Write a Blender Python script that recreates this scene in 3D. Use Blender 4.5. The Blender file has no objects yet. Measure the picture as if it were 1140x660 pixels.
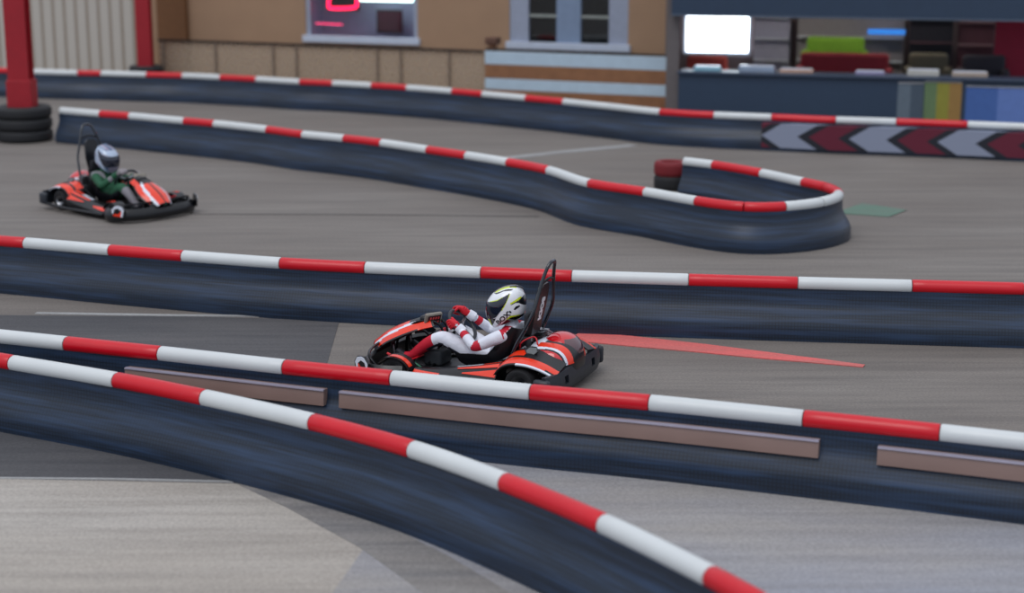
import bpy, bmesh, math, random
from mathutils import Vector, Matrix
random.seed(7)
COL = bpy.context.scene.collection
PI = math.pi
# ------------------------------------------------------------------ camera
FPX, CU, CV, HC = 1893.0, 570.0, 330.0, 4.14
PITCH = math.atan(447.0 / FPX)
SP, CP = math.sin(PITCH), math.cos(PITCH)

def ray(u, v):
    a, b = (u - CU) / FPX, (CV - v) / FPX
    return Vector((a, CP + b * SP, -SP + b * CP))

def gp(u, v, z=0.0):
    d = ray(u, v)
    t = (z - HC) / d.z
    return Vector((d.x * t, d.y * t, z))

# ------------------------------------------------------------------ materials
MATS = {}
def hexc(r, g, b):
    f = lambda c: (c / 255 / 12.92) if c / 255 <= 0.04045 else ((c / 255 + 0.055) / 1.055) ** 2.4
    return (f(r), f(g), f(b), 1)

def mat(name, rgb, rough=0.5, metal=0.0, noise=0.06, nscale=8.0, coat=0.0, emit=None, estr=0.0, bump=0.0, bscale=60.0, trans=0.0, alpha=1.0, spec=0.5):
    if name in MATS:
        return MATS[name]
    m = bpy.data.materials.new(name); m.use_nodes = True
    nt = m.node_tree; N = nt.nodes; L = nt.links
    p = N['Principled BSDF']
    c = hexc(*rgb)
    p.inputs['Roughness'].default_value = rough
    p.inputs['Metallic'].default_value = metal
    p.inputs['Coat Weight'].default_value = coat
    p.inputs['Specular IOR Level'].default_value = spec
    p.inputs['Transmission Weight'].default_value = trans
    p.inputs['Alpha'].default_value = alpha
    if noise:
        tc = N.new('ShaderNodeTexCoord'); no = N.new('ShaderNodeTexNoise')
        no.inputs['Scale'].default_value = nscale; no.inputs['Detail'].default_value = 4
        L.new(tc.outputs['Object'], no.inputs['Vector'])
        mx = N.new('ShaderNodeMix'); mx.data_type = 'RGBA'
        mx.inputs[6].default_value = tuple(x * (1 - noise * 2) for x in c[:3]) + (1,)
        mx.inputs[7].default_value = tuple(min(1, x * (1 + noise * 2)) for x in c[:3]) + (1,)
        L.new(no.outputs['Fac'], mx.inputs[0]); L.new(mx.outputs[2], p.inputs['Base Color'])
    else:
        p.inputs['Base Color'].default_value = c
    if bump:
        tc = N.new('ShaderNodeTexCoord'); n2 = N.new('ShaderNodeTexNoise'); n2.inputs['Scale'].default_value = bscale
        b = N.new('ShaderNodeBump'); b.inputs['Strength'].default_value = bump; b.inputs['Distance'].default_value = 0.01
        L.new(tc.outputs['Object'], n2.inputs['Vector']); L.new(n2.outputs['Fac'], b.inputs['Height']); L.new(b.outputs[0], p.inputs['Normal'])
    if emit:
        p.inputs['Emission Color'].default_value = hexc(*emit); p.inputs['Emission Strength'].default_value = estr
    MATS[name] = m
    return m

def ramp_mix(N, L, fac, c0, c1, lo=0.0, hi=1.0):
    r = N.new('ShaderNodeMapRange'); r.inputs[1].default_value = lo; r.inputs[2].default_value = hi
    L.new(fac, r.inputs[0])
    mx = N.new('ShaderNodeMix'); mx.data_type = 'RGBA'
    L.new(r.outputs[0], mx.inputs[0])
    for i, c in ((6, c0), (7, c1)):
        if isinstance(c, tuple): mx.inputs[i].default_value = c
        else: L.new(c, mx.inputs[i])
    return mx.outputs[2]

def ground_mat(name, a, b, c, rough=0.75, scale=(0.16, 0.5, 1), fine=0.5):
    m = bpy.data.materials.new(name); m.use_nodes = True
    nt = m.node_tree; N = nt.nodes; L = nt.links; p = N['Principled BSDF']
    tc = N.new('ShaderNodeTexCoord'); mp = N.new('ShaderNodeMapping'); mp.inputs['Scale'].default_value = scale
    mp.inputs['Rotation'].default_value = (0, 0, -0.28)
    L.new(tc.outputs['Object'], mp.inputs[0])
    n1 = N.new('ShaderNodeTexNoise'); n1.inputs['Scale'].default_value = 1.6; n1.inputs['Detail'].default_value = 6; L.new(mp.outputs[0], n1.inputs['Vector'])
    mp2 = N.new('ShaderNodeMapping'); mp2.inputs['Scale'].default_value = (0.35, 5.5, 1); mp2.inputs['Rotation'].default_value = (0, 0, -0.22); L.new(tc.outputs['Object'], mp2.inputs[0])
    n2 = N.new('ShaderNodeTexNoise'); n2.inputs['Scale'].default_value = 1.2; n2.inputs['Detail'].default_value = 8; n2.inputs['Roughness'].default_value = 0.65; L.new(mp2.outputs[0], n2.inputs['Vector'])
    n3 = N.new('ShaderNodeTexNoise'); n3.inputs['Scale'].default_value = 45; n3.inputs['Detail'].default_value = 3; L.new(tc.outputs['Object'], n3.inputs['Vector'])
    c1 = ramp_mix(N, L, n1.outputs['Fac'], hexc(*a), hexc(*b), 0.35, 0.65)
    c2 = ramp_mix(N, L, n2.outputs['Fac'], c1, hexc(*c), 0.42, 0.80)
    c3 = N.new('ShaderNodeMix'); c3.data_type = 'RGBA'; c3.blend_type = 'MULTIPLY'; c3.inputs[0].default_value = fine
    L.new(c2, c3.inputs[6])
    g = ramp_mix(N, L, n3.outputs['Fac'], (0.6, 0.6, 0.6, 1), (1.25, 1.25, 1.25, 1), 0.3, 0.7)
    L.new(g, c3.inputs[7]); L.new(c3.outputs[2], p.inputs['Base Color'])
    p.inputs['Roughness'].default_value = rough
    b_ = N.new('ShaderNodeBump'); b_.inputs['Strength'].default_value = 0.15; b_.inputs['Distance'].default_value = 0.01
    L.new(n3.outputs['Fac'], b_.inputs['Height']); L.new(b_.outputs[0], p.inputs['Normal'])
    MATS[name] = m
    return m

def skirt_mat():
    """dark blue-grey rubber sheeting covered with a fine net, UV = metres along / up"""
    m = bpy.data.materials.new('netted_rubber'); m.use_nodes = True
    nt = m.node_tree; N = nt.nodes; L = nt.links; p = N['Principled BSDF']
    uv = N.new('ShaderNodeUVMap')
    br = N.new('ShaderNodeTexBrick'); br.offset = 0; br.inputs['Scale'].default_value = 1
    br.inputs['Brick Width'].default_value = 0.03; br.inputs['Row Height'].default_value = 0.03
    br.inputs['Mortar Size'].default_value = 0.0045; br.inputs['Mortar Smooth'].default_value = 0.3
    br.inputs['Color1'].default_value = hexc(30, 44, 62); br.inputs['Color2'].default_value = hexc(28, 41, 58); br.inputs['Mortar'].default_value = hexc(20, 29, 42)
    L.new(uv.outputs[0], br.inputs['Vector'])
    mp = N.new('ShaderNodeMapping'); mp.inputs['Scale'].default_value = (0.5, 9, 1); L.new(uv.outputs[0], mp.inputs[0])
    n = N.new('ShaderNodeTexNoise'); n.inputs['Scale'].default_value = 2.0; n.inputs['Detail'].default_value = 6; L.new(mp.outputs[0], n.inputs['Vector'])
    c = ramp_mix(N, L, n.outputs['Fac'], br.outputs['Color'], hexc(44, 66, 96), 0.45, 0.8)
    L.new(c, p.inputs['Base Color']); p.inputs['Roughness'].default_value = 0.36
    bm_ = N.new('ShaderNodeBump'); bm_.inputs['Strength'].default_value = 0.25; bm_.inputs['Distance'].default_value = 0.01
    L.new(n.outputs['Fac'], bm_.inputs['Height']); L.new(bm_.outputs[0], p.inputs['Normal'])
    MATS['skirt'] = m
    return m

def chevron_mat():
    m = bpy.data.materials.new('chevron_paint'); m.use_nodes = True
    nt = m.node_tree; N = nt.nodes; L = nt.links; p = N['Principled BSDF']
    uv = N.new('ShaderNodeUVMap'); sx = N.new('ShaderNodeSeparateXYZ'); L.new(uv.outputs[0], sx.inputs[0])
    def M(op, a, b=None):
        n = N.new('ShaderNodeMath'); n.operation = op
        for i, v in enumerate((a, b)):
            if v is None: continue
            if isinstance(v, (int, float)): n.inputs[i].default_value = v
            else: L.new(v, n.inputs[i])
        return n.outputs[0]
    d = M('ABSOLUTE', M('SUBTRACT', sx.outputs[1], 0.20))
    t = M('FRACT', M('DIVIDE', M('SUBTRACT', sx.outputs[0], M('MULTIPLY', d, 1.6)), 1.42))
    wh = M('LESS_THAN', t, 0.42)
    rd = M('MULTIPLY', M('GREATER_THAN', t, 0.55), M('LESS_THAN', t, 0.88))
    mx = N.new('ShaderNodeMix'); mx.data_type = 'RGBA'; mx.inputs[6].default_value = hexc(30, 34, 44); mx.inputs[7].default_value = hexc(100, 26, 48); L.new(rd, mx.inputs[0])
    m2 = N.new('ShaderNodeMix'); m2.data_type = 'RGBA'; m2.inputs[7].default_value = hexc(140, 148, 168); L.new(mx.outputs[2], m2.inputs[6]); L.new(wh, m2.inputs[0])
    L.new(m2.outputs[2], p.inputs['Base Color']); p.inputs['Roughness'].default_value = 0.45
    MATS['chevron'] = m
    return m

def stripe_mat(name, c0, c1, period, axis='X', rough=0.6, duty=0.5):
    m = bpy.data.materials.new(name); m.use_nodes = True
    nt = m.node_tree; N = nt.nodes; L = nt.links; p = N['Principled BSDF']
    uv = N.new('ShaderNodeUVMap'); w = N.new('ShaderNodeSeparateXYZ'); L.new(uv.outputs[0], w.inputs[0])
    a = N.new('ShaderNodeMath'); a.operation = 'DIVIDE'; L.new(w.outputs[0 if axis == 'X' else 1], a.inputs[0]); a.inputs[1].default_value = period
    f = N.new('ShaderNodeMath'); f.operation = 'FRACT'; L.new(a.outputs[0], f.inputs[0])
    g = N.new('ShaderNodeMath'); g.operation = 'LESS_THAN'; L.new(f.outputs[0], g.inputs[0]); g.inputs[1].default_value = duty
    no = N.new('ShaderNodeTexNoise'); no.inputs['Scale'].default_value = 1.3; L.new(uv.outputs[0], no.inputs['Vector'])
    c = ramp_mix(N, L, g.outputs[0], hexc(*c0), hexc(*c1))
    mm = N.new('ShaderNodeMix'); mm.data_type = 'RGBA'; mm.blend_type = 'MULTIPLY'; mm.inputs[0].default_value = 0.35
    L.new(c, mm.inputs[6]); L.new(no.outputs['Color'], mm.inputs[7])
    L.new(c, p.inputs['Base Color']); p.inputs['Roughness'].default_value = rough
    b = N.new('ShaderNodeBump'); b.inputs['Strength'].default_value = 0.5; b.inputs['Distance'].default_value = 0.02
    L.new(g.outputs[0], b.inputs['Height']); L.new(b.outputs[0], p.inputs['Normal'])
    MATS[name] = m
    return m

# ------------------------------------------------------------------ object helpers
def link(name, bm_or_me, mats, parent=None, smooth=False, matrix=None):
    if isinstance(bm_or_me, bmesh.types.BMesh):
        me = bpy.data.meshes.new(name)
        bmesh.ops.recalc_face_normals(bm_or_me, faces=bm_or_me.faces)
        bm_or_me.to_mesh(me); bm_or_me.free()
    else:
        me = bm_or_me; me.name = name
    if not isinstance(mats, (list, tuple)): mats = [mats]
    keep = [f.material_index for f in me.polygons]
    me.materials.clear()
    for m in mats: me.materials.append(m)
    if len(mats) > 1: me.polygons.foreach_set('material_index', [min(k, len(mats) - 1) for k in keep])
    if smooth:
        for f in me.polygons: f.use_smooth = True
        if smooth != 'all':
            try: me.set_sharp_from_angle(angle=math.radians(smooth if isinstance(smooth, (int, float)) and smooth > 1 else 40))
            except Exception: pass
    o = bpy.data.objects.new(name, me); COL.objects.link(o)
    if parent: o.parent = parent
    if matrix is not None: o.matrix_local = matrix
    return o

def empty(name, loc=(0, 0, 0), rz=0.0, **kw):
    o = bpy.data.objects.new(name, None); COL.objects.link(o); o.location = loc; o.rotation_euler = (0, 0, rz)
    o.empty_display_size = 0.2
    for k, v in kw.items(): o[k] = v
    return o

def tag(o, label=None, cat=None, group=None, kind=None):
    if label: o['label'] = label
    if cat: o['category'] = cat
    if group: o['group'] = group
    if kind: o['kind'] = kind
    return o

def box(bm, lo, hi, mi=0, bevel=0.0, M=None):
    x0, y0, z0 = lo; x1, y1, z1 = hi
    vs = [bm.verts.new(Vector(p)) for p in ((x0, y0, z0), (x1, y0, z0), (x1, y1, z0), (x0, y1, z0), (x0, y0, z1), (x1, y0, z1), (x1, y1, z1), (x0, y1, z1))]
    fs = [bm.faces.new([vs[i] for i in q]) for q in ((0, 3, 2, 1), (4, 5, 6, 7), (0, 1, 5, 4), (1, 2, 6, 5), (2, 3, 7, 6), (3, 0, 4, 7))]
    for f in fs: f.material_index = mi
    if bevel:
        es = list({e for f in fs for e in f.edges})
        r = bmesh.ops.bevel(bm, geom=es, offset=bevel, segments=2, affect='EDGES', profile=0.5)
        for f in r['faces']: f.material_index = mi
        vs = list({v for f in fs if f.is_valid for v in f.verts} | {v for f in r['faces'] for v in f.verts})
    if M is not None:
        for v in vs: v.co = M @ v.co
    return vs

def bx(lo, hi, bevel=0.0):
    bm = bmesh.new(); box(bm, lo, hi, 0, bevel); return bm

def crom(pts, n=8, closed=False):
    P = [Vector(p) for p in pts]; out = []
    m = len(P)
    for i in range(m if closed else m - 1):
        if closed: a, b, c, d = P[(i - 1) % m], P[i], P[(i + 1) % m], P[(i + 2) % m]
        else: a, b, c, d = P[max(i - 1, 0)], P[i], P[i + 1], P[min(i + 2, m - 1)]
        for k in range(n):
            t = k / n
            out.append(0.5 * ((2 * b) + (c - a) * t + (2 * a - 5 * b + 4 * c - d) * t * t + (3 * b - a - 3 * c + d) * t ** 3))
    if not closed: out.append(P[-1])
    return out

def tube(bm, pts, r, seg=10, mi=0, closed=False, caps=True):
    P = [Vector(p) for p in pts]; n = len(P)
    rr = r if isinstance(r, (list, tuple)) else [r] * n
    rings = []; prev = None
    for i in range(n):
        if closed: t = (P[(i + 1) % n] - P[(i - 1) % n])
        else: t = P[min(i + 1, n - 1)] - P[max(i - 1, 0)]
        t = t.normalized()
        if prev is None:
            a = Vector((0, 0, 1)) if abs(t.z) < 0.9 else Vector((1, 0, 0))
            u = t.cross(a).normalized()
        else:
            u = (prev - t * prev.dot(t)).normalized()
        prev = u; w = t.cross(u)
        rings.append([bm.verts.new(P[i] + (u * math.cos(2 * PI * k / seg) + w * math.sin(2 * PI * k / seg)) * rr[i]) for k in range(seg)])
    for i in range(n if closed else n - 1):
        A, B = rings[i], rings[(i + 1) % n]
        for k in range(seg):
            f = bm.faces.new((A[k], A[(k + 1) % seg], B[(k + 1) % seg], B[k])); f.material_index = mi
    if caps and not closed:
        for R in (rings[0], rings[-1]):
            f = bm.faces.new(R); f.material_index = mi

def tb(pts, r, seg=10, n=0, closed=False):
    bm = bmesh.new()
    if n: pts = crom(pts, n, closed)
    tube(bm, pts, r, seg, closed=closed); return bm

def lathe(bm, prof, center=(0, 0, 0), axis='Z', seg=32, mi=0):
    """closed profile [(r, h)] turned round an axis"""
    C = Vector(center); rings = []
    for (r, h) in prof:
        R = []
        for k in range(seg):
            a = 2 * PI * k / seg
            if axis == 'Z': v = Vector((r * math.cos(a), r * math.sin(a), h))
            elif axis == 'Y': v = Vector((r * math.cos(a), h, r * math.sin(a)))
            else: v = Vector((h, r * math.cos(a), r * math.sin(a)))
            R.append(bm.verts.new(C + v))
        rings.append(R)
    for i in range(len(rings)):
        A, B = rings[i], rings[(i + 1) % len(rings)]
        for k in range(seg):
            f = bm.faces.new((A[k], A[(k + 1) % seg], B[(k + 1) % seg], B[k])); f.material_index = mi

def grid(fn, nu, nv, closed_u=False):
    bm = bmesh.new(); V = [[bm.verts.new(fn(i / nu, j / nv)) for j in range(nv + 1)] for i in range(nu + (0 if closed_u else 1))]
    for i in range(nu):
        for j in range(nv):
            A = V[i]; B = V[(i + 1) % len(V)]
            bm.faces.new((A[j], B[j], B[j + 1], A[j + 1]))
    return bm

def thicken(bm, t):
    bmesh.ops.recalc_face_normals(bm, faces=bm.faces)
    bmesh.ops.solidify(bm, geom=list(bm.faces), thickness=t)
    return bm

def poly_prism(pts, depth, to3d, bevel=0.0):
    """pts 2-D; to3d(a, b, d)"""
    bm = bmesh.new()
    A = [bm.verts.new(to3d(a, b, 0)) for a, b in pts]; B = [bm.verts.new(to3d(a, b, depth)) for a, b in pts]
    bm.faces.new(A); bm.faces.new(list(reversed(B)))
    for i in range(len(A)):
        j = (i + 1) % len(A); bm.faces.new((A[i], A[j], B[j], B[i]))
    return bm

def eval_mesh(o):
    dg = bpy.context.evaluated_depsgraph_get(); dg.update()
    me = bpy.data.meshes.new_from_object(o.evaluated_get(dg))
    bpy.data.objects.remove(o, do_unlink=True)
    return me

def skin(verts, edges, radii, root=0, sub=2):
    me = bpy.data.meshes.new('skel'); me.from_pydata([tuple(v) for v in verts], edges, [])
    o = bpy.data.objects.new('skel', me); COL.objects.link(o)
    o.modifiers.new('s', 'SKIN')
    if not me.skin_vertices:
        raise RuntimeError('no skin layer')
    for i, r in enumerate(radii):
        sv = me.skin_vertices[0].data[i]
        sv.radius = (r, r) if not isinstance(r, tuple) else r
        sv.use_root = (i == root)
    s = o.modifiers.new('d', 'SUBSURF'); s.levels = sub; s.render_levels = sub
    return eval_mesh(o)

def text_mesh(s, size, ext=0.0, bold=0.0, align='CENTER', sx=1.0):
    cu = bpy.data.curves.new('txt', 'FONT'); cu.body = s; cu.size = size; cu.extrude = ext; cu.offset = bold; cu.align_x = align; cu.align_y = 'CENTER'
    o = bpy.data.objects.new('txt', cu); COL.objects.link(o)
    me = eval_mesh(o)
    for v in me.vertices: v.co.x *= sx
    return me

def copy_tree(o, parent=None, matmap=None):
    c = o.copy(); COL.objects.link(c); c.parent = parent
    if parent is not None: c.matrix_local = o.matrix_local.copy()
    if matmap and o.type == 'MESH' and any(m in matmap for m in o.data.materials):
        c.data = o.data.copy()
        for i, m in enumerate(c.data.materials):
            if m in matmap: c.data.materials[i] = matmap[m]
    for ch in [x for x in COL.objects if x.parent == o]:
        copy_tree(ch, c, matmap)
    return c

# ------------------------------------------------------------------ palette
RED_T = mat('red_tube_plastic', (204, 8, 30), 0.33, noise=0.05, nscale=3)
WHITE_T = mat('white_tube_plastic', (208, 212, 212), 0.36, noise=0.04, nscale=3)
SKIRT = skirt_mat(); CHEV = chevron_mat()
BLACKP = mat('black_plastic', (11, 12, 16), 0.3, nscale=20)
BLACKM = mat('black_metal', (20, 22, 26), 0.25, metal=0.6)
BUMPG = mat('bumper_grey_plastic', (36, 41, 49), 0.42, noise=0.12, nscale=14)
RUBBER = mat('tyre_rubber', (30, 31, 34), 0.7, bump=0.2)
ORANGE = mat('orange_bodywork', (236, 52, 10), 0.3, noise=0.03, coat=0.4)
WHITEB = mat('white_bodywork', (222, 228, 240), 0.3, noise=0.03, coat=0.3)
SILVER = mat('bare_steel', (150, 152, 156), 0.3, metal=0.9)
GREYM = mat('grey_mesh', (92, 96, 98), 0.5, noise=0.2, nscale=120)
REDG = mat('red_gloss_cover', (205, 8, 24), 0.08, noise=0.03, coat=1.0)
SMOKE = mat('clear_smoked_cover', (90, 60, 66), 0.08, noise=0.05, coat=1.0)
GREENH = mat('green_hose', (20, 92, 66), 0.4)
REDROD = mat('red_rod', (200, 22, 34), 0.35)
SUITW = mat('white_race_suit', (228, 231, 244), 0.75, noise=0.08, bump=0.9, bscale=14)
SUITR = mat('red_race_suit', (196, 14, 44), 0.7, noise=0.06, bump=0.4, bscale=22)
SUITB = mat('navy_race_suit', (34, 38, 54), 0.75)
GLOVER = mat('red_glove', (205, 14, 36), 0.65, bump=0.3)
HELW = mat('helmet_white', (236, 239, 243), 0.2, noise=0.02, coat=0.8)
HELK = mat('helmet_black', (18, 20, 26), 0.2, coat=0.8)
HELY = mat('helmet_yellow', (205, 222, 30), 0.25, noise=0.02, coat=0.6)
HELO = mat('helmet_amber', (232, 176, 24), 0.25, coat=0.6)
VISOR = mat('smoked_visor', (22, 28, 44), 0.06, noise=0.1, coat=1.0)
TAN = mat('tan_render', (164, 133, 106), 0.85, noise=0.06, nscale=1.5, bump=0.2)
CREAM = stripe_mat('cream_cladding', (150, 138, 124), (188, 182, 172), 0.30, duty=0.72)
REDP = mat('red_column_paint', (160, 22, 36), 0.5)
SLATE = mat('slate_blue_panel', (44, 62, 84), 0.5)
WOOD = mat('brown_board', (142, 98, 66), 0.6, noise=0.15, nscale=5)
PALE = mat('pale_blue_white_board', (184, 204, 218), 0.5)
FRAMEW = mat('white_window_frame', (196, 206, 222), 0.4)

# ------------------------------------------------------------------ ground
G_MAIN = ground_mat('track_asphalt', (114, 107, 101), (126, 120, 114), (93, 88, 85))
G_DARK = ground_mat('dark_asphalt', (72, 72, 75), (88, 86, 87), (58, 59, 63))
G_PALE = ground_mat('pale_concrete', (158, 153, 147), (146, 148, 157), (128, 126, 128), rough=0.6)
bm = bmesh.new()
vs = [bm.verts.new(p) for p in ((-45, 1, 0), (45, 1, 0), (45, 75, 0), (-45, 75, 0))]
bm.faces.new(vs)
fl = link('floor', bm, G_MAIN); tag(fl, 'grey brown asphalt kart track floor', kind='structure')

def patch(name, uvs, m, z, label, kind='structure'):
    bm = bmesh.new()
    P = [gp(u, v) for u, v in uvs]
    top = [bm.verts.new((p.x, p.y, z)) for p in P]; bot = [bm.verts.new((p.x, p.y, 0.0)) for p in P]
    bm.faces.new(top)
    for i in range(len(P)):
        j = (i + 1) % len(P); bm.faces.new((top[i], top[j], bot[j], bot[i]))
    o = link(name, bm, m); tag(o, label, kind=kind); return o
G_WARM = ground_mat('warm_concrete', (166, 158, 148), (178, 172, 164), (140, 133, 125), rough=0.6)
patch('floor_slab', [(-160, 700), (-160, 533), (0, 533.5), (262, 539), (420, 590), (300, 760), (-160, 760)], G_WARM, 0.004, 'warm beige worn concrete floor in front of the nearest barrier')
patch('floor_slab', [(300, 760), (420, 590), (262, 539), (420, 520), (560, 505), (740, 522), (1240, 560), (1240, 760)], G_PALE, 0.005, 'cool grey concrete floor between the two nearest barriers')
patch('floor_asphalt', [(-120, 350), (230, 353), (378, 357), (362, 412), (-120, 420)], G_DARK, 0.004, 'dark asphalt floor patch left of the racing kart')
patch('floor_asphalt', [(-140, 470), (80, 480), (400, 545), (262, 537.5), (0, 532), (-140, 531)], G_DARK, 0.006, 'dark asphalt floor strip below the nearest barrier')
G_STREAK = ground_mat('streaked_concrete', (124, 120, 117), (106, 105, 106), (148, 144, 140), scale=(0.12, 2.2, 1))  # darker streaky tone for the floor band beside the nearest barrier
patch('floor_streaks', [(262, 538.5), (400, 570), (500, 620), (600, 680), (700, 760), (560, 760), (470, 660), (400, 610), (320, 566)], G_STREAK, 0.007, 'dark streaked floor along the nearest barrier')
# worn painted lines, a joint and a pale red line
PAINTW = ground_mat('worn_white_paint', (168, 170, 170), (150, 150, 150), (125, 122, 120), fine=0.4)
RED_LINE = ground_mat('red_floor_line', (224, 100, 98), (208, 108, 104), (168, 112, 106), fine=0.3, scale=(0.05, 0.5, 1))
PAINTG = ground_mat('worn_green_paint', (92, 118, 104), (84, 124, 104), (110, 112, 106), fine=0.3)
def line(pts, w, m, label):
    bm = bmesh.new(); P = [gp(u, v) for u, v in pts]; rows = []
    for i, p in enumerate(P):
        t = (P[min(i + 1, len(P) - 1)] - P[max(i - 1, 0)]).normalized(); n = Vector((-t.y, t.x, 0))
        ww = w[i] if isinstance(w, list) else w
        rows.append([bm.verts.new((p + n * s * ww).xy.to_3d() + Vector((0, 0, z))) for s, z in ((-.5, 0), (-.5, .009), (.5, .009), (.5, 0))])
    for i in range(len(rows) - 1):
        for k in range(3): bm.faces.new((rows[i][k], rows[i][k + 1], rows[i + 1][k + 1], rows[i + 1][k]))
    o = link('floor_marking', bm, m); tag(o, label, kind='structure'); return o
line([(640, 374.5), (700, 380), (780, 388), (860, 397), (962, 408)], [0.36, 0.36, 0.30, 0.22, 0.08], RED_LINE, 'pale red floor line behind the racing kart')  # flat pale red strip on the floor, narrowing away from the kart
line([(40, 349), (190, 351.5), (352, 353)], 0.07, PAINTW, 'thin worn white line at the edge of the dark asphalt')
line([(548, 178), (620, 170), (705, 162)], 0.22, PAINTW, 'worn white line crossing the far lane')
line([(-40, 532.5), (130, 534), (262, 537)], 0.03, PAINTW, 'thin white line at the edge of the pale concrete')
line([(215, 238.5), (400, 239), (600, 241)], 0.07, ground_mat('joint_filler', (98, 93, 90), (108, 103, 99), (90, 86, 84)), 'dark filled joint across the lane beside the distant kart')
line([(945, 232), (1000, 238)], [0.9, 0.6], PAINTG, 'faded green paint at the hairpin end')

# ------------------------------------------------------------------ barriers
TZ, TR = 0.53, 0.066
def smooth_path(ctrl, step=0.12, sig=3):
    """ctrl [(u, v, colour of the sleeve starting here)]; world XY path + sleeve index per point"""
    P = [gp(u, v, TZ).xy for u, v, *_ in ctrl]
    pts = []; own = []
    for i in range(len(P) - 1):
        a, b, c, d = P[max(i - 1, 0)], P[i], P[i + 1], P[min(i + 2, len(P) - 1)]
        n = max(2, int((c - b).length / step))
        for k in range(n):
            t = k / n
            pts.append(0.5 * ((2 * b) + (c - a) * t + (2 * a - 5 * b + 4 * c - d) * t * t + (3 * b - a - 3 * c + d) * t ** 3)); own.append(i)
    pts.append(P[-1].copy()); own.append(len(P) - 2)
    for _ in range(sig):
        q = [p.copy() for p in pts]
        for i in range(1, len(pts) - 1): q[i] = (pts[i - 1] + pts[i] * 2 + pts[i + 1]) / 4
        pts = q
    return pts, own

PROF = [(-.17, 0), (-.175, .12), (-.15, .19), (-.085, .30), (-.06, .36), (-.055, .49), (.055, .49), (.06, .36), (.085, .30), (.15, .19), (.175, .12), (.17, 0)]
def sweep_profile(pts, prof, uvscale=True, closed_prof=True):
    bm = bmesh.new(); uvl = bm.loops.layers.uv.new('UVMap'); rows = []; S = [0]
    for i in range(1, len(pts)): S.append(S[-1] + (pts[i] - pts[i - 1]).length)
    H = [0]
    for i in range(1, len(prof)): H.append(H[-1] + math.dist(prof[i], prof[i - 1]))
    for i, p in enumerate(pts):
        t = (pts[min(i + 1, len(pts) - 1)] - pts[max(i - 1, 0)]).normalized(); n = Vector((-t.y, t.x))
        rows.append([bm.verts.new((p.x + n.x * a, p.y + n.y * a, z)) for a, z in prof])
    m = len(prof)
    for i in range(len(rows) - 1):
        for k in range(m - 1 + (1 if closed_prof else 0)):
            k2 = (k + 1) % m
            f = bm.faces.new((rows[i][k], rows[i][k2], rows[i + 1][k2], rows[i + 1][k]))
            h0 = H[k]; h1 = H[k2] if k2 else H[k]
            for l, (s, h) in zip(f.loops, ((S[i], h0), (S[i], h1), (S[i + 1], h1), (S[i + 1], h0))): l[uvl].uv = (s, h)
    if closed_prof:
        bm.faces.new(rows[0]); bm.faces.new(rows[-1])
    return bm

def barrier(ctrl, label):
    pts, own = smooth_path(ctrl)
    root = empty('track_barrier', (pts[0].x, pts[0].y, 0)); tag(root, label, 'barrier', 'tube-topped track barriers')
    T = Matrix.Translation((-pts[0].x, -pts[0].y, 0))
    link('barrier_skirt', sweep_profile(pts, PROF), SKIRT, root, smooth=50, matrix=T)
    for i in range(len(ctrl) - 1):
        idx = [k for k in range(len(pts)) if own[k] == i]
        if idx[-1] + 1 < len(pts): idx.append(idx[-1] + 1)
        col = ctrl[i][2]
        q = [Vector((pts[k].x, pts[k].y, TZ)) for k in idx]
        d0 = (q[1] - q[0]).normalized(); d1 = (q[-1] - q[-2]).normalized()
        a, b = q[0] + d0 * 0.004, q[-1] - d1 * 0.004
        q2 = [a, a + d0 * 0.008] + q[1:-1] + [b - d1 * 0.008, b]
        bm = bmesh.new(); tube(bm, q2, [TR * .93] + [TR] * (len(q2) - 2) + [TR * .93], 20)
        o = link('tube_sleeve', bm, RED_T if col == 'r' else WHITE_T, root, smooth=50, matrix=T)
        o['label'] = 'glossy red tube sleeve' if col == 'r' else 'white tube sleeve'
    return root, pts

A_ = [(-60, 78, 'w'), (-10, 78.5, 'r'), (34, 80, 'w'), (86, 81.5, 'r'), (114, 82, 'w'), (163, 83.5, 'r'), (204, 84.5, 'w'), (246, 86.5, 'r'), (286, 88.5, 'w'), (334, 91.5, 'r'), (371, 93, 'w'),
      (414, 95.5, 'r'), (454, 98, 'w'), (504, 102, 'r'), (538, 105, 'w'), (586, 109.5, 'r'), (628, 113.5, 'w'), (680, 119, 'w'), (735, 125, 'r'), (795, 128.5, 'w'), (859, 131, 'r'), (931, 134, 'w'), (998, 136, 'r'), (1077, 139, 'w'), (1150, 142, 'r'), (1230, 145, 'w')]
B_ = [(68, 123.3, 'w'), (112, 127, 'r'), (146, 129.5, 'w'), (205, 135, 'r'), (240, 138, 'w'), (298, 144.5, 'r'), (337, 150, 'w'), (384, 154.5, 'r'), (426, 159.5, 'w'), (476, 167, 'r'), (520, 173.5, 'w'), (566, 181, 'r'), (612, 190, 'w'),
      (656, 204.5, 'r'), (719, 214, 'w'), (774, 224, 'r'), (828, 231, 'r'), (873, 230.5, 'w'), (915, 225.5, 'w'), (935, 217, 'r'), (920, 208.5, 'r'), (893, 203, 'w'), (848, 193, 'r'), (796, 184, 'w'), (762, 180, 'w')]
C_ = [(-80, 263.5, 'w'), (-25, 267, 'r'), (30, 271, 'w'), (123, 279, 'r'), (205, 285.5, 'w'), (312, 293.5, 'r'), (408, 298.5, 'w'), (535, 304, 'r'), (638, 308, 'w'), (766, 312, 'r'), (888, 315.5, 'w'), (1015, 318.8, 'r'), (1137, 322, 'w'), (1240, 325, 'r')]
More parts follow.
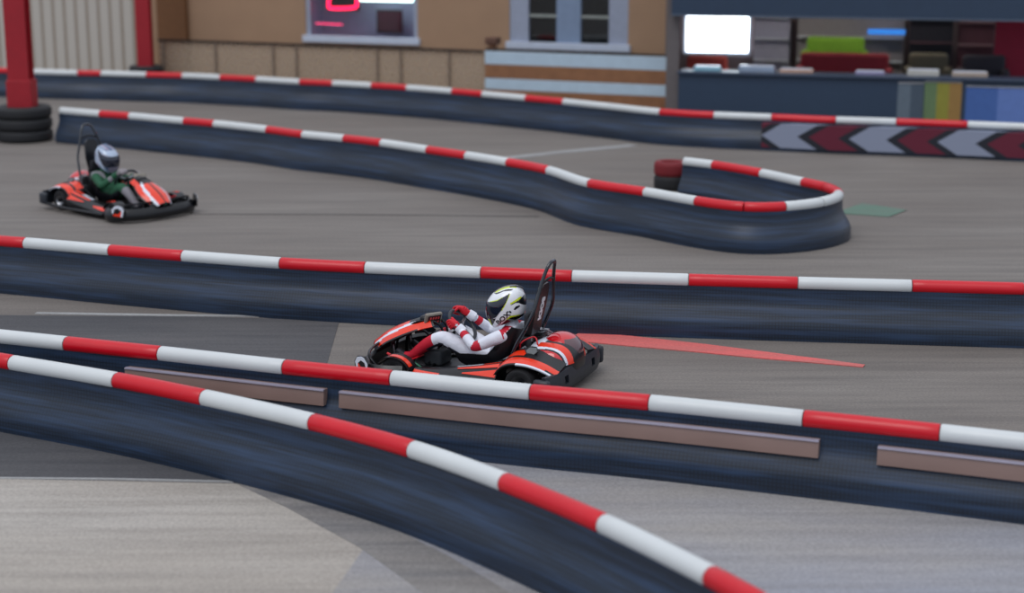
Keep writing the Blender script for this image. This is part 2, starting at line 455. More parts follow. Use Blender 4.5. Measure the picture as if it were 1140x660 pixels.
D_ = [(-90, 366, 'r'), (-10, 374, 'w'), (75, 383, 'r'), (180, 394, 'w'), (316, 409, 'r'), (438, 421.5, 'w'), (590, 437, 'r'), (725, 449, 'w'), (893, 466, 'r'), (1046, 482, 'w'), (1200, 499, 'r')]
E_ = [(-75, 389, 'w'), (-10, 400, 'r'), (16, 404.5, 'w'), (130, 423.5, 'r'), (228, 443, 'w'), (348, 470, 'r'), (460, 500.5, 'w'), (562, 537, 'r'), (672, 583, 'w'), (788, 640, 'r'), (850, 674, 'w'), (920, 715, 'r')]
rA, pA = barrier(A_, 'dark barrier with red white top tube along the building')
rB, pB = barrier(B_, 'dark red-and-white topped barrier bending into a hairpin beyond the distant kart')
rC, pC = barrier(C_, 'straight dark barrier with red white tube directly behind the racing kart')
rD, pD = barrier(D_, 'dark barrier with brown guard boards hiding the racing kart wheels')
rE, pE = barrier(E_, 'curving dark netted barrier with red white tube nearest the viewer')

def uof(p):   # image column of a world XY at z
    return CU + FPX * p.x / (p.y * CP + (HC - 0.3) * SP)
def strip(root, pts, u0, u1, prof, name, m, off_pts=None, label=None):
    idx = [k for k in range(len(pts)) if u0 <= uof(pts[k]) <= u1]
    q = [pts[k] for k in idx]
    o = link(name, sweep_profile(q, prof), m, root, smooth=50, matrix=Matrix.Translation((-pts[0].x, -pts[0].y, 0)))
    if label: o['label'] = label
    return o
BOARD = mat('weathered_guard_board', (136, 112, 104), 0.4, noise=0.12, nscale=2)
# near side is the -n side when the path runs to the right
bp = [(-.135, .295), (-.125, .405), (-.118, .418), (-.05, .418), (-.08, .295)]
strip(rD, pD, 148, 374, bp, 'guard_board', BOARD, label='brown guard board, darker')
strip(rD, pD, 379, 934, bp, 'guard_board', BOARD, label='long brown guard board')
strip(rD, pD, 966, 1200, bp, 'guard_board', BOARD, label='brown guard board with pale top edge')
EDGE = mat('pale_board_edge', (176, 170, 186), 0.3, metal=.3)
ep = [(-.134, .412), (-.132, .422), (-.10, .424), (-.10, .412)]
for u0, u1 in ((149, 373), (380, 933), (967, 1200)): strip(rD, pD, u0, u1, ep, 'board_edging', EDGE, label='pale edging strip')
strip(rA, pA, 846, 1200, [(-.195, .06), (-.195, .46), (-.05, .46), (-.05, .06)], 'chevron_board', CHEV, label='white and dark red chevron hazard board')

# ------------------------------------------------------------------ tyre stacks
TYRE_COL = {'k': RUBBER, 'r': mat('red_painted_tyre', (120, 26, 34), 0.7), 'w': mat('grey_painted_tyre', (120, 120, 124), 0.7)}
def tyre_bm(R=0.3, w=0.2, z0=0):
    bm = bmesh.new()
    prof = [(R * .55, z0 + .02), (R * .62, z0), (R * .9, z0), (R * .985, z0 + .03), (R, z0 + w * .3), (R, z0 + w * .7), (R * .985, z0 + w - .03), (R * .9, z0 + w), (R * .62, z0 + w), (R * .55, z0 + w - .02)]
    lathe(bm, prof, seg=40)
    return bm
TY = {}
def tyre(x, y, k, col, label, R=0.3):
    key = (col, R)
    if key not in TY:
        o = link('stacked_tyre', tyre_bm(R), TYRE_COL[col], smooth=50); TY[key] = o.data
        ob = o
    else:
        ob = bpy.data.objects.new('stacked_tyre', TY[key]); COL.objects.link(ob)
    ob.location = (x, y, 0.2 * k); tag(ob, label, 'tyre', 'stacked track tyres'); return ob
def stack(u, v, n, cols, where, R=0.3):
    p = gp(u, v); order = {0: 'bottom', n - 1: 'topmost'}
    for k in range(n):
        tyre(p.x, p.y, k, cols[k], '%s black tyre of the stack %s' % (order.get(k, 'middle'), where) if cols[k] == 'k' else '%s dull red tyre of the stack %s' % (order.get(k, 'middle'), where), R)
    return p

# ------------------------------------------------------------------ building
W0, W1 = gp(180, 95).xy, gp(745, 119).xy
WD = (W1 - W0).normalized(); WN = Vector((-WD.y, WD.x))            # WN points away from the camera
class Plane:
    def __init__(s, o, d): s.o = o; s.d = d.normalized(); s.n = Vector((-s.d.y, s.d.x))
    def hit(s, u, v):
        r = ray(u, v); t = s.o.dot(s.n) / (r.x * s.n.x + r.y * s.n.y)
        p = Vector((r.x * t, r.y * t)); return ((p - s.o).dot(s.d), HC + r.z * t)
    def pt(s, a, z, off=0.0):
        p = s.o + s.d * a + s.n * off; return Vector((p.x, p.y, z))
    def mat(s): return Matrix(((s.d.x, s.n.x, 0, s.o.x), (s.d.y, s.n.y, 0, s.o.y), (0, 0, 1, 0), (0, 0, 0, 1)))
    def off(s, k): return Plane(s.o + s.n * k, s.d)
WALL = Plane(W0, W1 - W0)
def wbox(pl, name, a0, a1, z0, z1, f0, f1, m, parent=None, bevel=0.0, uv=False, smooth=False):
    bm = bmesh.new(); box(bm, (a0, f0, z0), (a1, f1, z1), 0, bevel)
    if uv:
        l = bm.loops.layers.uv.new('UVMap')
        for f in bm.faces:
            for lp in f.loops: lp[l].uv = (lp.vert.co.x, lp.vert.co.z)
    if parent is None: return link(name, bm, m, matrix=pl.mat(), smooth=smooth)
    o = link(name, bm, m, parent, smooth=smooth); return o
def wroot(pl, name, **kw):
    e = empty(name); e.matrix_world = pl.mat(); tag(e, **kw); return e
HT = 4.2
a_left = WALL.hit(-120, 60)[0]; a_c = WALL.hit(166, 40)[0]; a_r = WALL.hit(746, 40)[0]
w1 = [WALL.hit(341, 44)[0], WALL.hit(465, 44)[0], WALL.hit(400, 45.5)[1]]
w2 = [WALL.hit(567, 50)[0], WALL.hit(699, 50)[0], WALL.hit(630, 53)[1]]
WT = 2.75
# tan wall with two openings: built as one mesh of boxes
bm = bmesh.new()
for (x0, x1, z0, z1) in ((a_c, w1[0], 0, HT), (w1[0], w1[1], 0, w1[2]), (w1[0], w1[1], WT, HT), (w1[1], w2[0], 0, HT), (w2[0], w2[1], 0, w2[2]), (w2[0], w2[1], WT, HT), (w2[1], a_r, 0, HT)):
    box(bm, (x0, 0, z0), (x1, .25, z1))
o = link('wall_back', bm, TAN, matrix=WALL.mat()); tag(o, 'tan rendered wall of the building behind the track', kind='structure')
o = wbox(WALL, 'wall_left', a_left, a_c, 0, HT, 0, .2, CREAM, uv=True); tag(o, 'cream ribbed cladding wall at the left', kind='structure')
# pilaster
b0, b1 = WALL.hit(179, 50)[0], WALL.hit(211, 50)[0]
o = wbox(WALL, 'trim_1', b0, b1, 0, HT, -.12, 0.0, mat('brown_pilaster', (112, 74, 42), 0.7, noise=.1), bevel=.01); tag(o, 'brown wooden pilaster between cladding and tan wall', kind='structure')

INT = mat('window_room_wall', (190, 194, 226), 0.8); INTD = mat('dark_room_wall', (38, 48, 54), 0.8)
GLASS = mat('window_glass', (235, 240, 245), 0.02, noise=0, trans=1.0)
def window(n, wa, wb, z0, label, bars, room, jamb, wide=0.07):
    e = wroot(WALL, 'window_%d' % n, label=label, kind='structure')
    def fr(nm, a0, a1, z0_, z1_, m=FRAMEW, f0=.02, f1=.12): wbox(WALL, nm, a0, a1, z0_, z1_, f0, f1, m, e, bevel=.008)
    fr('window_sill', wa - .06, wb + .06, z0 - .05, z0 + .09, f0=-.07, f1=.12)
    fr('window_jamb', wa, wa + wide, z0 + .09, WT, jamb); fr('window_jamb', wb - wide, wb, z0 + .09, WT, jamb)
    fr('window_head', wa, wb, WT - .08, WT)
    for kind, a, b, m in bars:
        if kind == 'v': fr('window_mullion', a, b, z0 + .09, WT - .08, m)
        else: fr('window_transom', wa + wide, wb - wide, a, b, m, .04, .09)
    bm = bmesh.new(); box(bm, (wa + wide, .065, z0 + .09), (wb - wide, .075, WT - .08)); link('window_glass', bm, GLASS, e)
    bm = bmesh.new()
    for lo, hi in (((wa - .2, 1.2, 0.5), (wb + .2, 1.25, 3)), ((wa - .25, .26, .5), (wa - .2, 1.25, 3)), ((wb + .2, .26, .5), (wb + .25, 1.25, 3)), ((wa - .25, .26, 3), (wb + .25, 1.25, 3.05)), ((wa - .25, .26, .45), (wb + .25, 1.25, .5))):
        box(bm, lo, hi)
    link('window_recess', bm, room, e)
    return e
pale_j = mat('pale_jamb', (156, 164, 182), 0.5); bluej = mat('blue_grey_jamb', (128, 146, 172), 0.5)
window(1, w1[0], w1[1], w1[2], 'white framed window with red neon behind the railing', [], INT, pale_j, 0.10)
m0, m1 = WALL.hit(619, 30)[0], WALL.hit(646, 30)[0]
window(2, w2[0], w2[1], w2[2], 'white framed window with two dark panes', [('v', m0, m1, bluej), ('h', WALL.hit(630, 20)[1], WALL.hit(630, 17)[1], mat('pane_bar', (150, 156, 150), .5))], INTD, pale_j, WALL.hit(588, 30)[0] - w2[0])
# things behind window 1
def wp(u, v, off): return WALL.off(off).hit(u, v)
def glow(name, rgb, s): return mat(name, rgb, 0.5, noise=0, emit=rgb, estr=s)
pl = WALL.off(.6)
a0, z0 = pl.hit(366, 9); a1, z1 = pl.hit(397, -8)
e = empty('neon_sign'); e.matrix_world = pl.mat(); tag(e, 'glowing pink red neon sign in the window over the railing', 'neon sign')
link('neon_tube', tb([(a0, 0, z0 + .05), (a0 + .1, 0, z0), (a1 - .1, 0, z0 + .02), (a1, 0, z0 + .1), (a1 - .08, 0, z1), (a0 + .1, 0, z1)], .03, 8, 6, closed=True), glow('neon_red', (255, 20, 70), 5), e, smooth='all')
link('sign_backplate', bx((a0 - .04, .04, z0 - .05), (a1 + .04, .06, z1 + .05)), BLACKP, e)
a0, z0 = pl.hit(352, 26); a1, _ = pl.hit(381, 26)
o = link('light_strip', tb([(a0, 0, z0), (a1, 0, z0 - .01)], .012, 8), glow('neon_thin', (255, 60, 110), 2.5), matrix=pl.mat()); tag(o, 'thin red light strip low in the window with neon', 'light strip')
a0, z0 = pl.hit(398, 1); a1, z1 = pl.hit(468, -4)
o = link('tube_lamp', tb([(a0, .15, z0 + .02), (a1, .15, z0 + .02)], .03, 10), glow('lamp_white', (225, 255, 245), 5), matrix=pl.mat()); tag(o, 'white glowing tube lamp at the window top', 'lamp')
a0, z0 = pl.hit(414, 37); a1, z1 = pl.hit(441, 13)
e = empty('poster'); e.matrix_world = pl.off(.3).mat(); tag(e, 'dark red framed poster seen through the window with neon', 'poster')
link('poster_sheet', bx((a0, 0, z0), (a1, .015, z1)), mat('dark_red_print', (92, 24, 52), .5), e)
link('poster_frame', tb([(a0, 0, z0), (a1, 0, z0), (a1, 0, z1), (a0, 0, z1)], .025, 6, closed=True), BLACKP, e)

# red columns
def column(u, v, w, h, label, plinth=None):
    p = gp(u, v); e = empty('support_column', p); tag(e, label, 'column')
    e['kind'] = 'structure'
    bm = bmesh.new()      # H-section steel column
    box(bm, (-w / 2, -w / 2, 0), (w / 2, -w / 2 + .03, h)); box(bm, (-w / 2, w / 2 - .03, 0), (w / 2, w / 2, h)); box(bm, (-.03, -w / 2 + .03, 0), (.03, w / 2 - .03, h))
    link('column_shaft', bm, REDP, e)
    if plinth:
        link('column_collar', bx((-plinth / 2, -plinth / 2, 0), (plinth / 2, plinth / 2, 1.05), .01), REDP, e)
    return p
pc = column(28, 156, .36, 4.3, 'red steel column with tyres round its foot at the left', .42)
for k in range(3):
    tyre(pc.x, pc.y, k, 'k', '%s black tyre round the foot of the near red column' % ('bottom', 'middle', 'topmost')[k], .48)
stack(-34, 156, 3, 'kkk', 'at the left edge beside the near red column', .3)
p2 = column(164, 104, .30, 4.3, 'far red steel column in front of the cream cladding')
for k in range(3):
    tyre(p2.x, p2.y, k, 'k', '%s black tyre round the foot of the far red column' % ('bottom', 'middle', 'topmost')[k], .36)
# railing along the building
RL = Plane(gp(180, 101.4).xy, gp(745, 128).xy - gp(180, 101.4).xy)
r0, r1 = RL.hit(176, 46)[0], RL.hit(538.5, 58)[0]
e = wroot(RL, 'railing', label='low dark railing with beige netting along the tan wall', cat='railing')
link('handrail', tb([(r0, 0, 1.1), (r1, 0, 1.1)], .025, 10), BLACKM, e, smooth=50)
for u in (182, 240, 304, 330, 420, 446, 500):
    a = RL.hit(u, 60)[0]
    link('post', tb([(a, 0, 0), (a, 0, 1.1)], .022, 8), mat('beige_post', (118, 104, 92), .6), e, smooth=50)
fa = RL.hit(541, 60)[0]
nm = mat('beige_netting', (186, 168, 146), .8, alpha=0.45)
bm = bmesh.new(); box(bm, (r0, .03, .05), (fa - .02, .034, 1.07)); link('netting', bm, nm, e)
# striped plank fence
fb = RL.hit(750, 70)[0]
e = wroot(RL, 'plank_fence', label='fence panel of alternating pale and brown planks under the window', cat='fence')
zs = [1.12, .85, .58, .35, .03]
for i in range(4):
    bm = bmesh.new(); box(bm, (fa, -.06, zs[i + 1] + .006), (fb, -.03, zs[i] - .006), 0, .006)
    o = link('plank', bm, PALE if i % 2 == 0 else WOOD, e); o['label'] = 'pale plank' if i % 2 == 0 else 'brown plank'
link('top_rail', tb([(fa, -.03, 1.145), (fb, -.03, 1.145)], .022, 10), BLACKM, e, smooth=50)
for a in (fa + .05, (fa + fb) / 2, fb - .05):
    link('fence_post', bx((a - .04, -.03, 0), (a + .04, .05, 1.13)), WOOD, e)
# wooden post at the left of the fence
pa = RL.hit(543, 50)[0]
e = wroot(RL.off(.2), 'wooden_post', label='brown wooden post with square cap at the fence panel end', cat='post')
link('post_shaft', bx((pa - .07, .0, 0), (pa + .07, .14, 1.22), .01), WOOD, e); link('post_cap', bx((pa - .13, -.05, 1.22), (pa + .13, .2, 1.36), .02), mat('dark_brown_wood', (96, 66, 52), .6), e)

# ------------------------------------------------------------------ counter and lounge on the right
CT = Plane(gp(752, 134).xy, gp(1140, 146).xy - gp(752, 134).xy)
c0, c1 = CT.hit(756, 60)[0], CT.hit(1260, 60)[0]
zc = CT.hit(900, 82.5)[1]; zb = CT.hit(900, 18)[1]
o = wbox(CT, 'wall_counter', c0, c1, 0, zc - .05, 0, .12, SLATE); tag(o, 'slate blue counter front wall below the lounge opening', kind='structure')
o = wbox(CT, 'counter_top', c0 - .02, c1, zc - .05, zc, -.06, .5, mat('dark_worktop', (58, 72, 92), .35), bevel=.01); tag(o, 'long dark worktop on the slate blue counter wall', 'countertop')
o = wbox(CT, 'wall_fascia', c0 - .15, c1, zb, 4.2, -.05, .12, SLATE); tag(o, 'slate blue fascia above the lounge opening', kind='structure')
o = wbox(CT, 'trim_2', c0 - .15, c1, zb - .03, zb, -.08, .14, mat('fascia_edge', (84, 96, 112), .4)); tag(o, 'paler edge strip under the fascia', kind='structure')
DEP = 5.0
LW = mat('lounge_wall_paint', (112, 98, 100), .8, noise=.1, nscale=1)
o = wbox(CT, 'wall_lounge', c0 - 2.5, c1, 0, 4.2, DEP, DEP + .2, LW); tag(o, 'mauve grey back wall of the lounge', kind='structure')
o = wbox(CT, 'ceiling', c0 - .25, c1, 3.0, 3.1, .12, DEP, mat('lounge_ceiling', (140, 140, 145), .9)); tag(o, 'lounge ceiling behind the fascia', kind='structure')
# end wall between tan wall and the lounge
qb = CT.off(DEP)
bm = poly_prism([(c0 - .25, .13), (c0 - .02, .13), (qb.hit(752, 60)[0], DEP), (qb.hit(738, 60)[0], DEP)], 4.2, lambda a, b, d: Vector((a, b, d)))
o = link('wall_side', bm, mat('side_wall_grey', (104, 98, 98), .8), matrix=CT.mat()); tag(o, 'grey side wall at the left end of the lounge', kind='structure')
BK = CT.off(DEP - .06)
def bkbox(name, u0, v0, u1, v1, th, m, pl_=None, lab=None, cat=None, kind=None, bevel=.01, parent=None):
    q = pl_ or BK; a0, za = q.hit(u0, v1); a1, zb_ = q.hit(u1, v0)
    za = max(za, 0.0)
    o = link(name, bx((a0, -th, za), (a1, 0, zb_), bevel), m, parent) if parent else link(name, bx((a0, -th, za), (a1, 0, zb_), bevel), m, matrix=q.mat())
    if parent is None: tag(o, lab, cat, kind=kind)
    return o
e = wroot(BK, 'window_3', label='large glaring daylight window at the back of the lounge', kind='structure')
bkbox('window_pane', 764, 16, 834, 57, .02, glow('daylight', (235, 246, 255), 6.0), parent=e)
a0, za = BK.hit(762, 59); a1, zz = BK.hit(836, 14)
link('window_frame', tb([(a0, -.03, za), (a1, -.03, za), (a1, -.03, zz), (a0, -.03, zz)], .05, 6, closed=True), FRAMEW, e)
bkbox('window_bar', 797, 16, 799, 57, .05, FRAMEW, parent=e)
# pale cabinet with shelves beside the window
def cabinet(u0, v0, u1, v1, off, m, m2, label, nsh=3, cat='cabinet', nm='shelf_cabinet'):
    q = CT.off(off); a0, _ = q.hit(u0, v1); a1, z1_ = q.hit(u1, v0)
    e = wroot(q, nm, label=label, cat=cat)
    link('carcass', bx((a0, .02, 0), (a1, .4, z1_), .01), m, e)
    for k in range(nsh + 1):
        z = .3 + (z1_ - .34) * k / nsh
        link('shelf', bx((a0 + .01, -.10, z), (a1 - .01, .02, z + .035)), m2, e)
    return e, q, a0, a1, z1_
PW = mat('pale_lilac_laminate', (176, 178, 198), .5); PW2 = mat('white_shelf', (205, 212, 222), .5)
cabinet(838, 18, 880, 85, 4.3, PW, PW2, 'pale lilac shelf cabinet right of the glaring window')
cabinet(886, 15, 1008, 85, 4.2, mat('grey_laminate', (150, 146, 148), .6), PW2, 'wide grey shelf cabinet behind the lime armchair')
cabinet(1010, 20, 1062, 85, 3.6, mat('black_laminate', (32, 32, 42), .5), mat('plum_shelf', (84, 58, 66), .5), 'tall dark cabinet with plum shelves')
cabinet(1064, 24, 1108, 85, 3.8, mat('plum_laminate', (96, 60, 70), .6), mat('pink_shelf', (146, 116, 122), .5), 'plum cabinet with pinkish shelves beside the crimson banner')
# seating: armchairs
def armchair(u, v, off, w, m, label):
    q = CT.off(off); a, z = q.hit(u, v)
    e = wroot(q, 'armchair', label=label, cat='armchair')
    link('seat', bx((a - w / 2, -.35, .2), (a + w / 2, .2, .5), .05), m, e, smooth=60)
    link('backrest', bx((a - w / 2, .1, .3), (a + w / 2, .32, z), .07), m, e, smooth=60)
    for s in (-1, 1):
        link('armrest', bx((a + s * w / 2 - .08, -.35, .2), (a + s * w / 2 + .08, .25, z - .25), .05), m, e, smooth=60)
        for y in (-.3, .2): link('leg', tb([(a + s * (w / 2 - .06), y, 0), (a + s * (w / 2 - .06), y, .22)], .025, 8), BLACKM, e)
    return e
armchair(930, 42, 3.2, 1.15, mat('lime_fabric', (126, 176, 50), .8), 'lime green armchair in the lounge behind the counter')
armchair(940, 60, 1.9, 1.7, mat('red_fabric', (150, 44, 56), .8), 'wide red armchair in front of the lime one')
armchair(786, 63, 1.9, .8, mat('salmon_fabric', (196, 84, 76), .8), 'salmon red armchair below the glaring window')
armchair(1034, 60, 2.1, .75, mat('olive_fabric', (104, 98, 82), .8), 'olive grey armchair right of the red one')
armchair(1096, 62, 2.1, .8, mat('charcoal_fabric', (52, 50, 60), .8), 'charcoal armchair near the crimson banner')
# blue lit sign
e = wroot(CT.off(3.9), 'hanging_sign', label='narrow glowing blue sign hanging high in the lounge', cat='sign')
q = CT.off(3.9); a0, za = q.hit(966, 38); a1, zz = q.hit(1008, 33)
link('sign_box', bx((a0, -.05, za), (a1, 0, zz), .01), glow('blue_sign', (50, 130, 225), .8), e)
for a in (a0 + .1, a1 - .1): link('hanger', tb([(a, -.025, zz), (a, -.025, 3.0)], .008, 6), SILVER, e)
# crimson banner
q = CT.off(2.5); a0, za = q.hit(1106, 70); a1, zz = q.hit(1175, 20)
e = wroot(q, 'standing_banner', label='tall crimson roll up banner at the right edge of the lounge', cat='banner')
link('banner_sheet', bx((a0, -.01, .08), (a1, .0, zz)), mat('crimson_print', (160, 22, 58), .6), e); link('banner_base', bx((a0, -.12, 0), (a1, .12, .08), .02), SILVER, e)
# small things on the counter top
def on_counter(u0, u1, h, m, name, label, cat, y=.15, d=.2, lid=None):
    a0, _ = CT.off(y).hit(u0, 80); a1, _ = CT.off(y).hit(u1, 80)
    e = wroot(CT, name, label=label, cat=cat)
    link('body', bx((a0, y, zc), (a1, y + d, zc + h), .012), m, e)
    link(lid or 'lid', bx((a0 + .02, y + .02, zc + h), (a1 - .02, y + d - .02, zc + h + .02), .006), WHITEB, e)
    return e
on_counter(772, 802, .07, mat('pale_cyan_plastic', (150, 196, 212), .4), 'storage_box', 'pale cyan box on the counter nearest the tan wall', 'box')
on_counter(822, 862, .10, mat('grey_blue_plastic', (150, 166, 186), .4), 'storage_box', 'grey blue box on the counter below the lilac cabinet', 'box')
on_counter(868, 905, .06, mat('peach_card', (196, 160, 140), .6), 'flat_carton', 'low peach carton on the counter before the red armchair', 'carton')
on_counter(1010, 1046, .10, mat('off_white_card', (190, 188, 180), .6), 'flat_carton', 'off white carton on the counter above the green yellow banner', 'carton')
on_counter(1060, 1100, .08, mat('beige_card', (176, 160, 146), .6), 'flat_carton', 'beige carton on the counter above the blue banner', 'carton')
on_counter(952, 985, .05, mat('lilac_card', (150, 144, 178), .6), 'flat_carton', 'low lilac carton on the counter right of the peach one', 'carton')
# banners hung on the counter front
def front_banner(u0, u1, v0, v1, cols, label):
    e = wroot(CT, 'hanging_banner', label=label, cat='banner')
    a0, zt = CT.hit(u0, v0); zt = min(zt, zc - .08); a1, zl = CT.hit(u1, v1); n = len(cols); zl = max(zl, .1)
    for i, c in enumerate(cols):
        link('banner_strip', bx((a0 + (a1 - a0) * i / n, -.02, zl), (a0 + (a1 - a0) * (i + 1) / n, -.001, zt)), mat('banner_%d_%d_%d' % c, c, .6), e)
    link('top_rod', tb([(a0, -.02, zt), (a1, -.02, zt)], .014, 8), SILVER, e)
front_banner(1000, 1026, 92, 146, [(96, 110, 122), (70, 84, 98)], 'grey banner on the counter front left of the yellow one')
front_banner(1030, 1068, 88, 146, [(98, 122, 84), (140, 136, 52), (150, 116, 62)], 'green and yellow banner hung on the counter front')
front_banner(1076, 1180, 96, 146, [(66, 100, 164), (96, 124, 186), (76, 110, 176)], 'wide blue banner hung on the counter front at the right')
# unseen fill lamps, added to brighten the lounge
for i, u in enumerate((860, 1010)):
    q = CT.off(2.4); a, _ = q.hit(u, 10)
    e = wroot(q, 'fill_lamp', label='added unseen flat fill lamp over the %s of the lounge' % ('left half', 'right half')[i], cat='lamp')
    link('fill_lamp_body', bx((a - .5, -.15, 2.95), (a + .5, .15, 3.0)), WHITEB, e); link('diffuser', bx((a - .47, -.12, 2.93), (a + .47, .12, 2.95)), glow('fill_lamp_panel', (255, 244, 232), 22), e)

# inside the hairpin
stack(746, 210, 2, 'kr', 'inside the hairpin, further left', .24); stack(786, 214, 2, 'kk', 'inside the hairpin, further right', .24)
p = gp(768, 199); tyre(p.x, p.y + .3, 0, 'r', 'single dull red tyre behind the stacks in the hairpin', .24)

# ------------------------------------------------------------------ go-kart
def L3(f):  # both sides
    return [(s, f(s)) for s in (1, -1)]

def make_kart():
    K = empty('go_kart')
    # chassis
    bm = bmesh.new()
    for s in (1, -1):
        tube(bm, crom([(.80, s * .14, .12), (.5, s * .22, .10), (.2, s * .30, .09), (-.3, s * .32, .09), (-.60, s * .30, .12), (-.85, s * .30, .15)], 6), .016, 8)
    for x, w in ((.78, .14), (.40, .25), (-.35, .32), (-.82, .30)): tube(bm, [(x, -w, .10), (x, w, .10)], .015, 8)
    link('chassis', bm, BLACKM, K, smooth=50)
    link('floor_tray', poly_prism([(.82, -.2), (.82, .2), (.3, .3), (-.05, .32), (-.05, -.32), (.3, -.3)], .012, lambda a, b, d: Vector((a, b, .07 + d))), mat('floor_tray_metal', (48, 50, 54), .4, metal=.5), K)
    # wheels
    def wheel(x, y, r, w, name):
        bm = bmesh.new()
        lathe(bm, [(r * .55, -w * .42), (r * .78, -w / 2), (r * .93, -w * .47), (r, -w * .3), (r, w * .3), (r * .93, w * .47), (r * .78, w / 2), (r * .55, w * .42)], (0, 0, 0), 'Y', 36)
        t = link(name, bm, RUBBER, K, smooth=50); t.location = (x, y, r)
        bm = bmesh.new(); lathe(bm, [(.02, -w * .2), (r * .35, -w * .25), (r * .56, -w * .45), (r * .56, w * .45), (r * .35, w * .25), (.02, w * .2)], (0, 0, 0), 'Y', 28)
        link('rim', bm, SILVER, t, smooth=40)
        bm = bmesh.new(); lathe(bm, [(.001, -w * .5), (.028, -w * .5), (.028, w * .5), (.001, w * .5)], (0, 0, 0), 'Y', 12); link('hub', bm, BLACKM, t)
    for s in (1, -1):
        wheel(.60, s * .50, .125, .12, 'front_wheel'); wheel(-.63, s * .475, .14, .19, 'rear_wheel')
    link('rear_axle', tb([(-.63, -.40, .14), (-.63, .40, .14)], .02, 12), SILVER, K, smooth=50)
    for s in (1, -1): link('tie_rod', tb([(.60, s * .42, .16), (.50, s * .05, .18)], .008, 8), REDROD, K)
    link('tie_rod', tb([(.74, .40, .24), (.60, .40, .19)], .012, 8), REDROD, K)
    link('brake_disc', (lambda b: (lathe(b, [(.03, -.004), (.09, -.004), (.09, .004), (.03, .004)], (-.63, .16, .14), 'Y', 28), b)[1])(bmesh.new()), SILVER, K)
    # front bumper: wrap-round nose
    path = crom([(.50, .57, .13), (.66, .63, .13), (.84, .60, .13), (.96, .42, .13), (1.0, .18, .13), (1.0, -.18, .13), (.96, -.42, .13), (.84, -.60, .13), (.66, -.63, .13), (.50, -.57, .13)], 8)
    prof = [(-.03, .03), (.035, .035), (.05, .09), (.03, .15), (-.01, .19), (-.05, .17), (-.045, .08)]
    def sweep(path, prof):
        bm = bmesh.new(); rows = []
        for i, p in enumerate(path):
            t = (path[min(i + 1, len(path) - 1)] - path[max(i - 1, 0)]).normalized(); n = Vector((-t.y, t.x, 0))
            z0 = p.z - .13
            rows.append([bm.verts.new(Vector((p.x, p.y, 0)) + n * a + Vector((0, 0, z + z0))) for a, z in prof])
        for i in range(len(rows) - 1):
            for k in range(len(prof)):
                k2 = (k + 1) % len(prof); bm.faces.new((rows[i][k], rows[i][k2], rows[i + 1][k2], rows[i + 1][k]))
        bm.faces.new(rows[0]); bm.faces.new(rows[-1]); return bm
    link('front_bumper', sweep(path, prof), BLACKP, K, smooth=40)
    link('bumper_hoop', tb([(.76, .56, .15), (.86, .52, .235), (.94, .30, .25), (.96, 0, .25), (.94, -.30, .25), (.86, -.52, .235), (.76, -.56, .15)], .013, 8, 6), BLACKM, K, smooth=50)
    # nose badge on each front corner
    for s in (1, -1):
        nrm = Vector((.42, s * .91, 0)).normalized(); tv = Vector((-nrm.y, nrm.x, 0)) * -s
        base = Vector((.865, s * .625, .165))
        T3 = lambda a, b, d, base=base, tv=tv, nrm=nrm: base + tv * a + Vector((0, 0, b)) + nrm * d
        k = link('nose_badge', poly_prism([(-.10, -.065), (.09, -.075), (.105, .03), (.06, .085), (-.04, .095), (-.105, .04)], .02, T3), BLACKP, K)
        for pts, m_, d0 in (([(-.085, -.052), (.035, -.062), (.06, .0), (.045, .02), (-.01, -.03), (-.06, -.02)], ORANGE, .02),
                        ([(.0, .09), (.055, .078), (.088, .03), (.06, -.065), (.035, -.062), (.05, .02), (.0, .055), (-.055, .04), (-.072, -.01), (-.09, -.03), (-.095, .035), (-.04, .085)], WHITEB, .022)):
            link('badge_decal', poly_prism(pts, .004, lambda a, b, d, d0=d0: T3(a, b, d0 + d)), m_, k)
        # front fender with orange stripe
        def fen(i, j, s=s):
            a = .25 + i * 2.3; r = .155
            return Vector((.60 - math.cos(a) * r * 1.15, s * (.42 + .16 * j), .115 + math.sin(a) * r * .95))
        fo = link('front_fender', thicken(grid(fen, 14, 4), .012), BLACKP, K, smooth=50)
        def fs(i, j, s=s):
            a = .45 + i * 1.3; r = .160
            return Vector((.60 - math.cos(a) * r * 1.15, s * (.50 + .06 * j), .117 + math.sin(a) * r * .95))
        link('fender_stripe', thicken(grid(fs, 10, 2), .004), ORANGE, fo, smooth=50)
    # steering fairing (nose panel)
    prof_c = crom([(1.07, 0, .235), (.93, 0, .345), (.77, 0, .43), (.61, 0, .495), (.47, 0, .535)], 8)
    def nas(i, j):
        k = i * (len(prof_c) - 1); k0 = int(min(k, len(prof_c) - 2)); p = prof_c[k0].lerp(prof_c[k0 + 1], k - k0)
        w = .10 + .13 * math.sin(PI * min(1, i * 1.05 + .12)) if i < .75 else .10 + .13 * math.sin(PI * (.75 * 1.05 + .12)) - (i - .75) * .10
        t = (j - .5) * 2
        return Vector((p.x - .07 * t * t, w * t, p.z - .055 * t * t - .02 * abs(t) ** 3))
    bm = grid(nas, 40, 32)
    for f in bm.faces:
        pass
    bm.faces.ensure_lookup_table()
    n = 0
    for i in range(40):
        for j in range(32):
            s_, t = i / 40, abs((j + .5) / 32 - .5) * 2
            f = bm.faces[n]; n += 1
            if s_ > .70: mi = 1 if t < .62 or s_ > .93 else 0
            elif .60 - .25 * s_ < t < .76 - .22 * s_: mi = 2
            elif t >= .76 - .22 * s_: mi = 0 if s_ > .12 and t < .93 else 1
            else: mi = 0 if s_ > .02 and t > .08 - .0 * s_ and s_ < .62 else 1
            f.material_index = mi
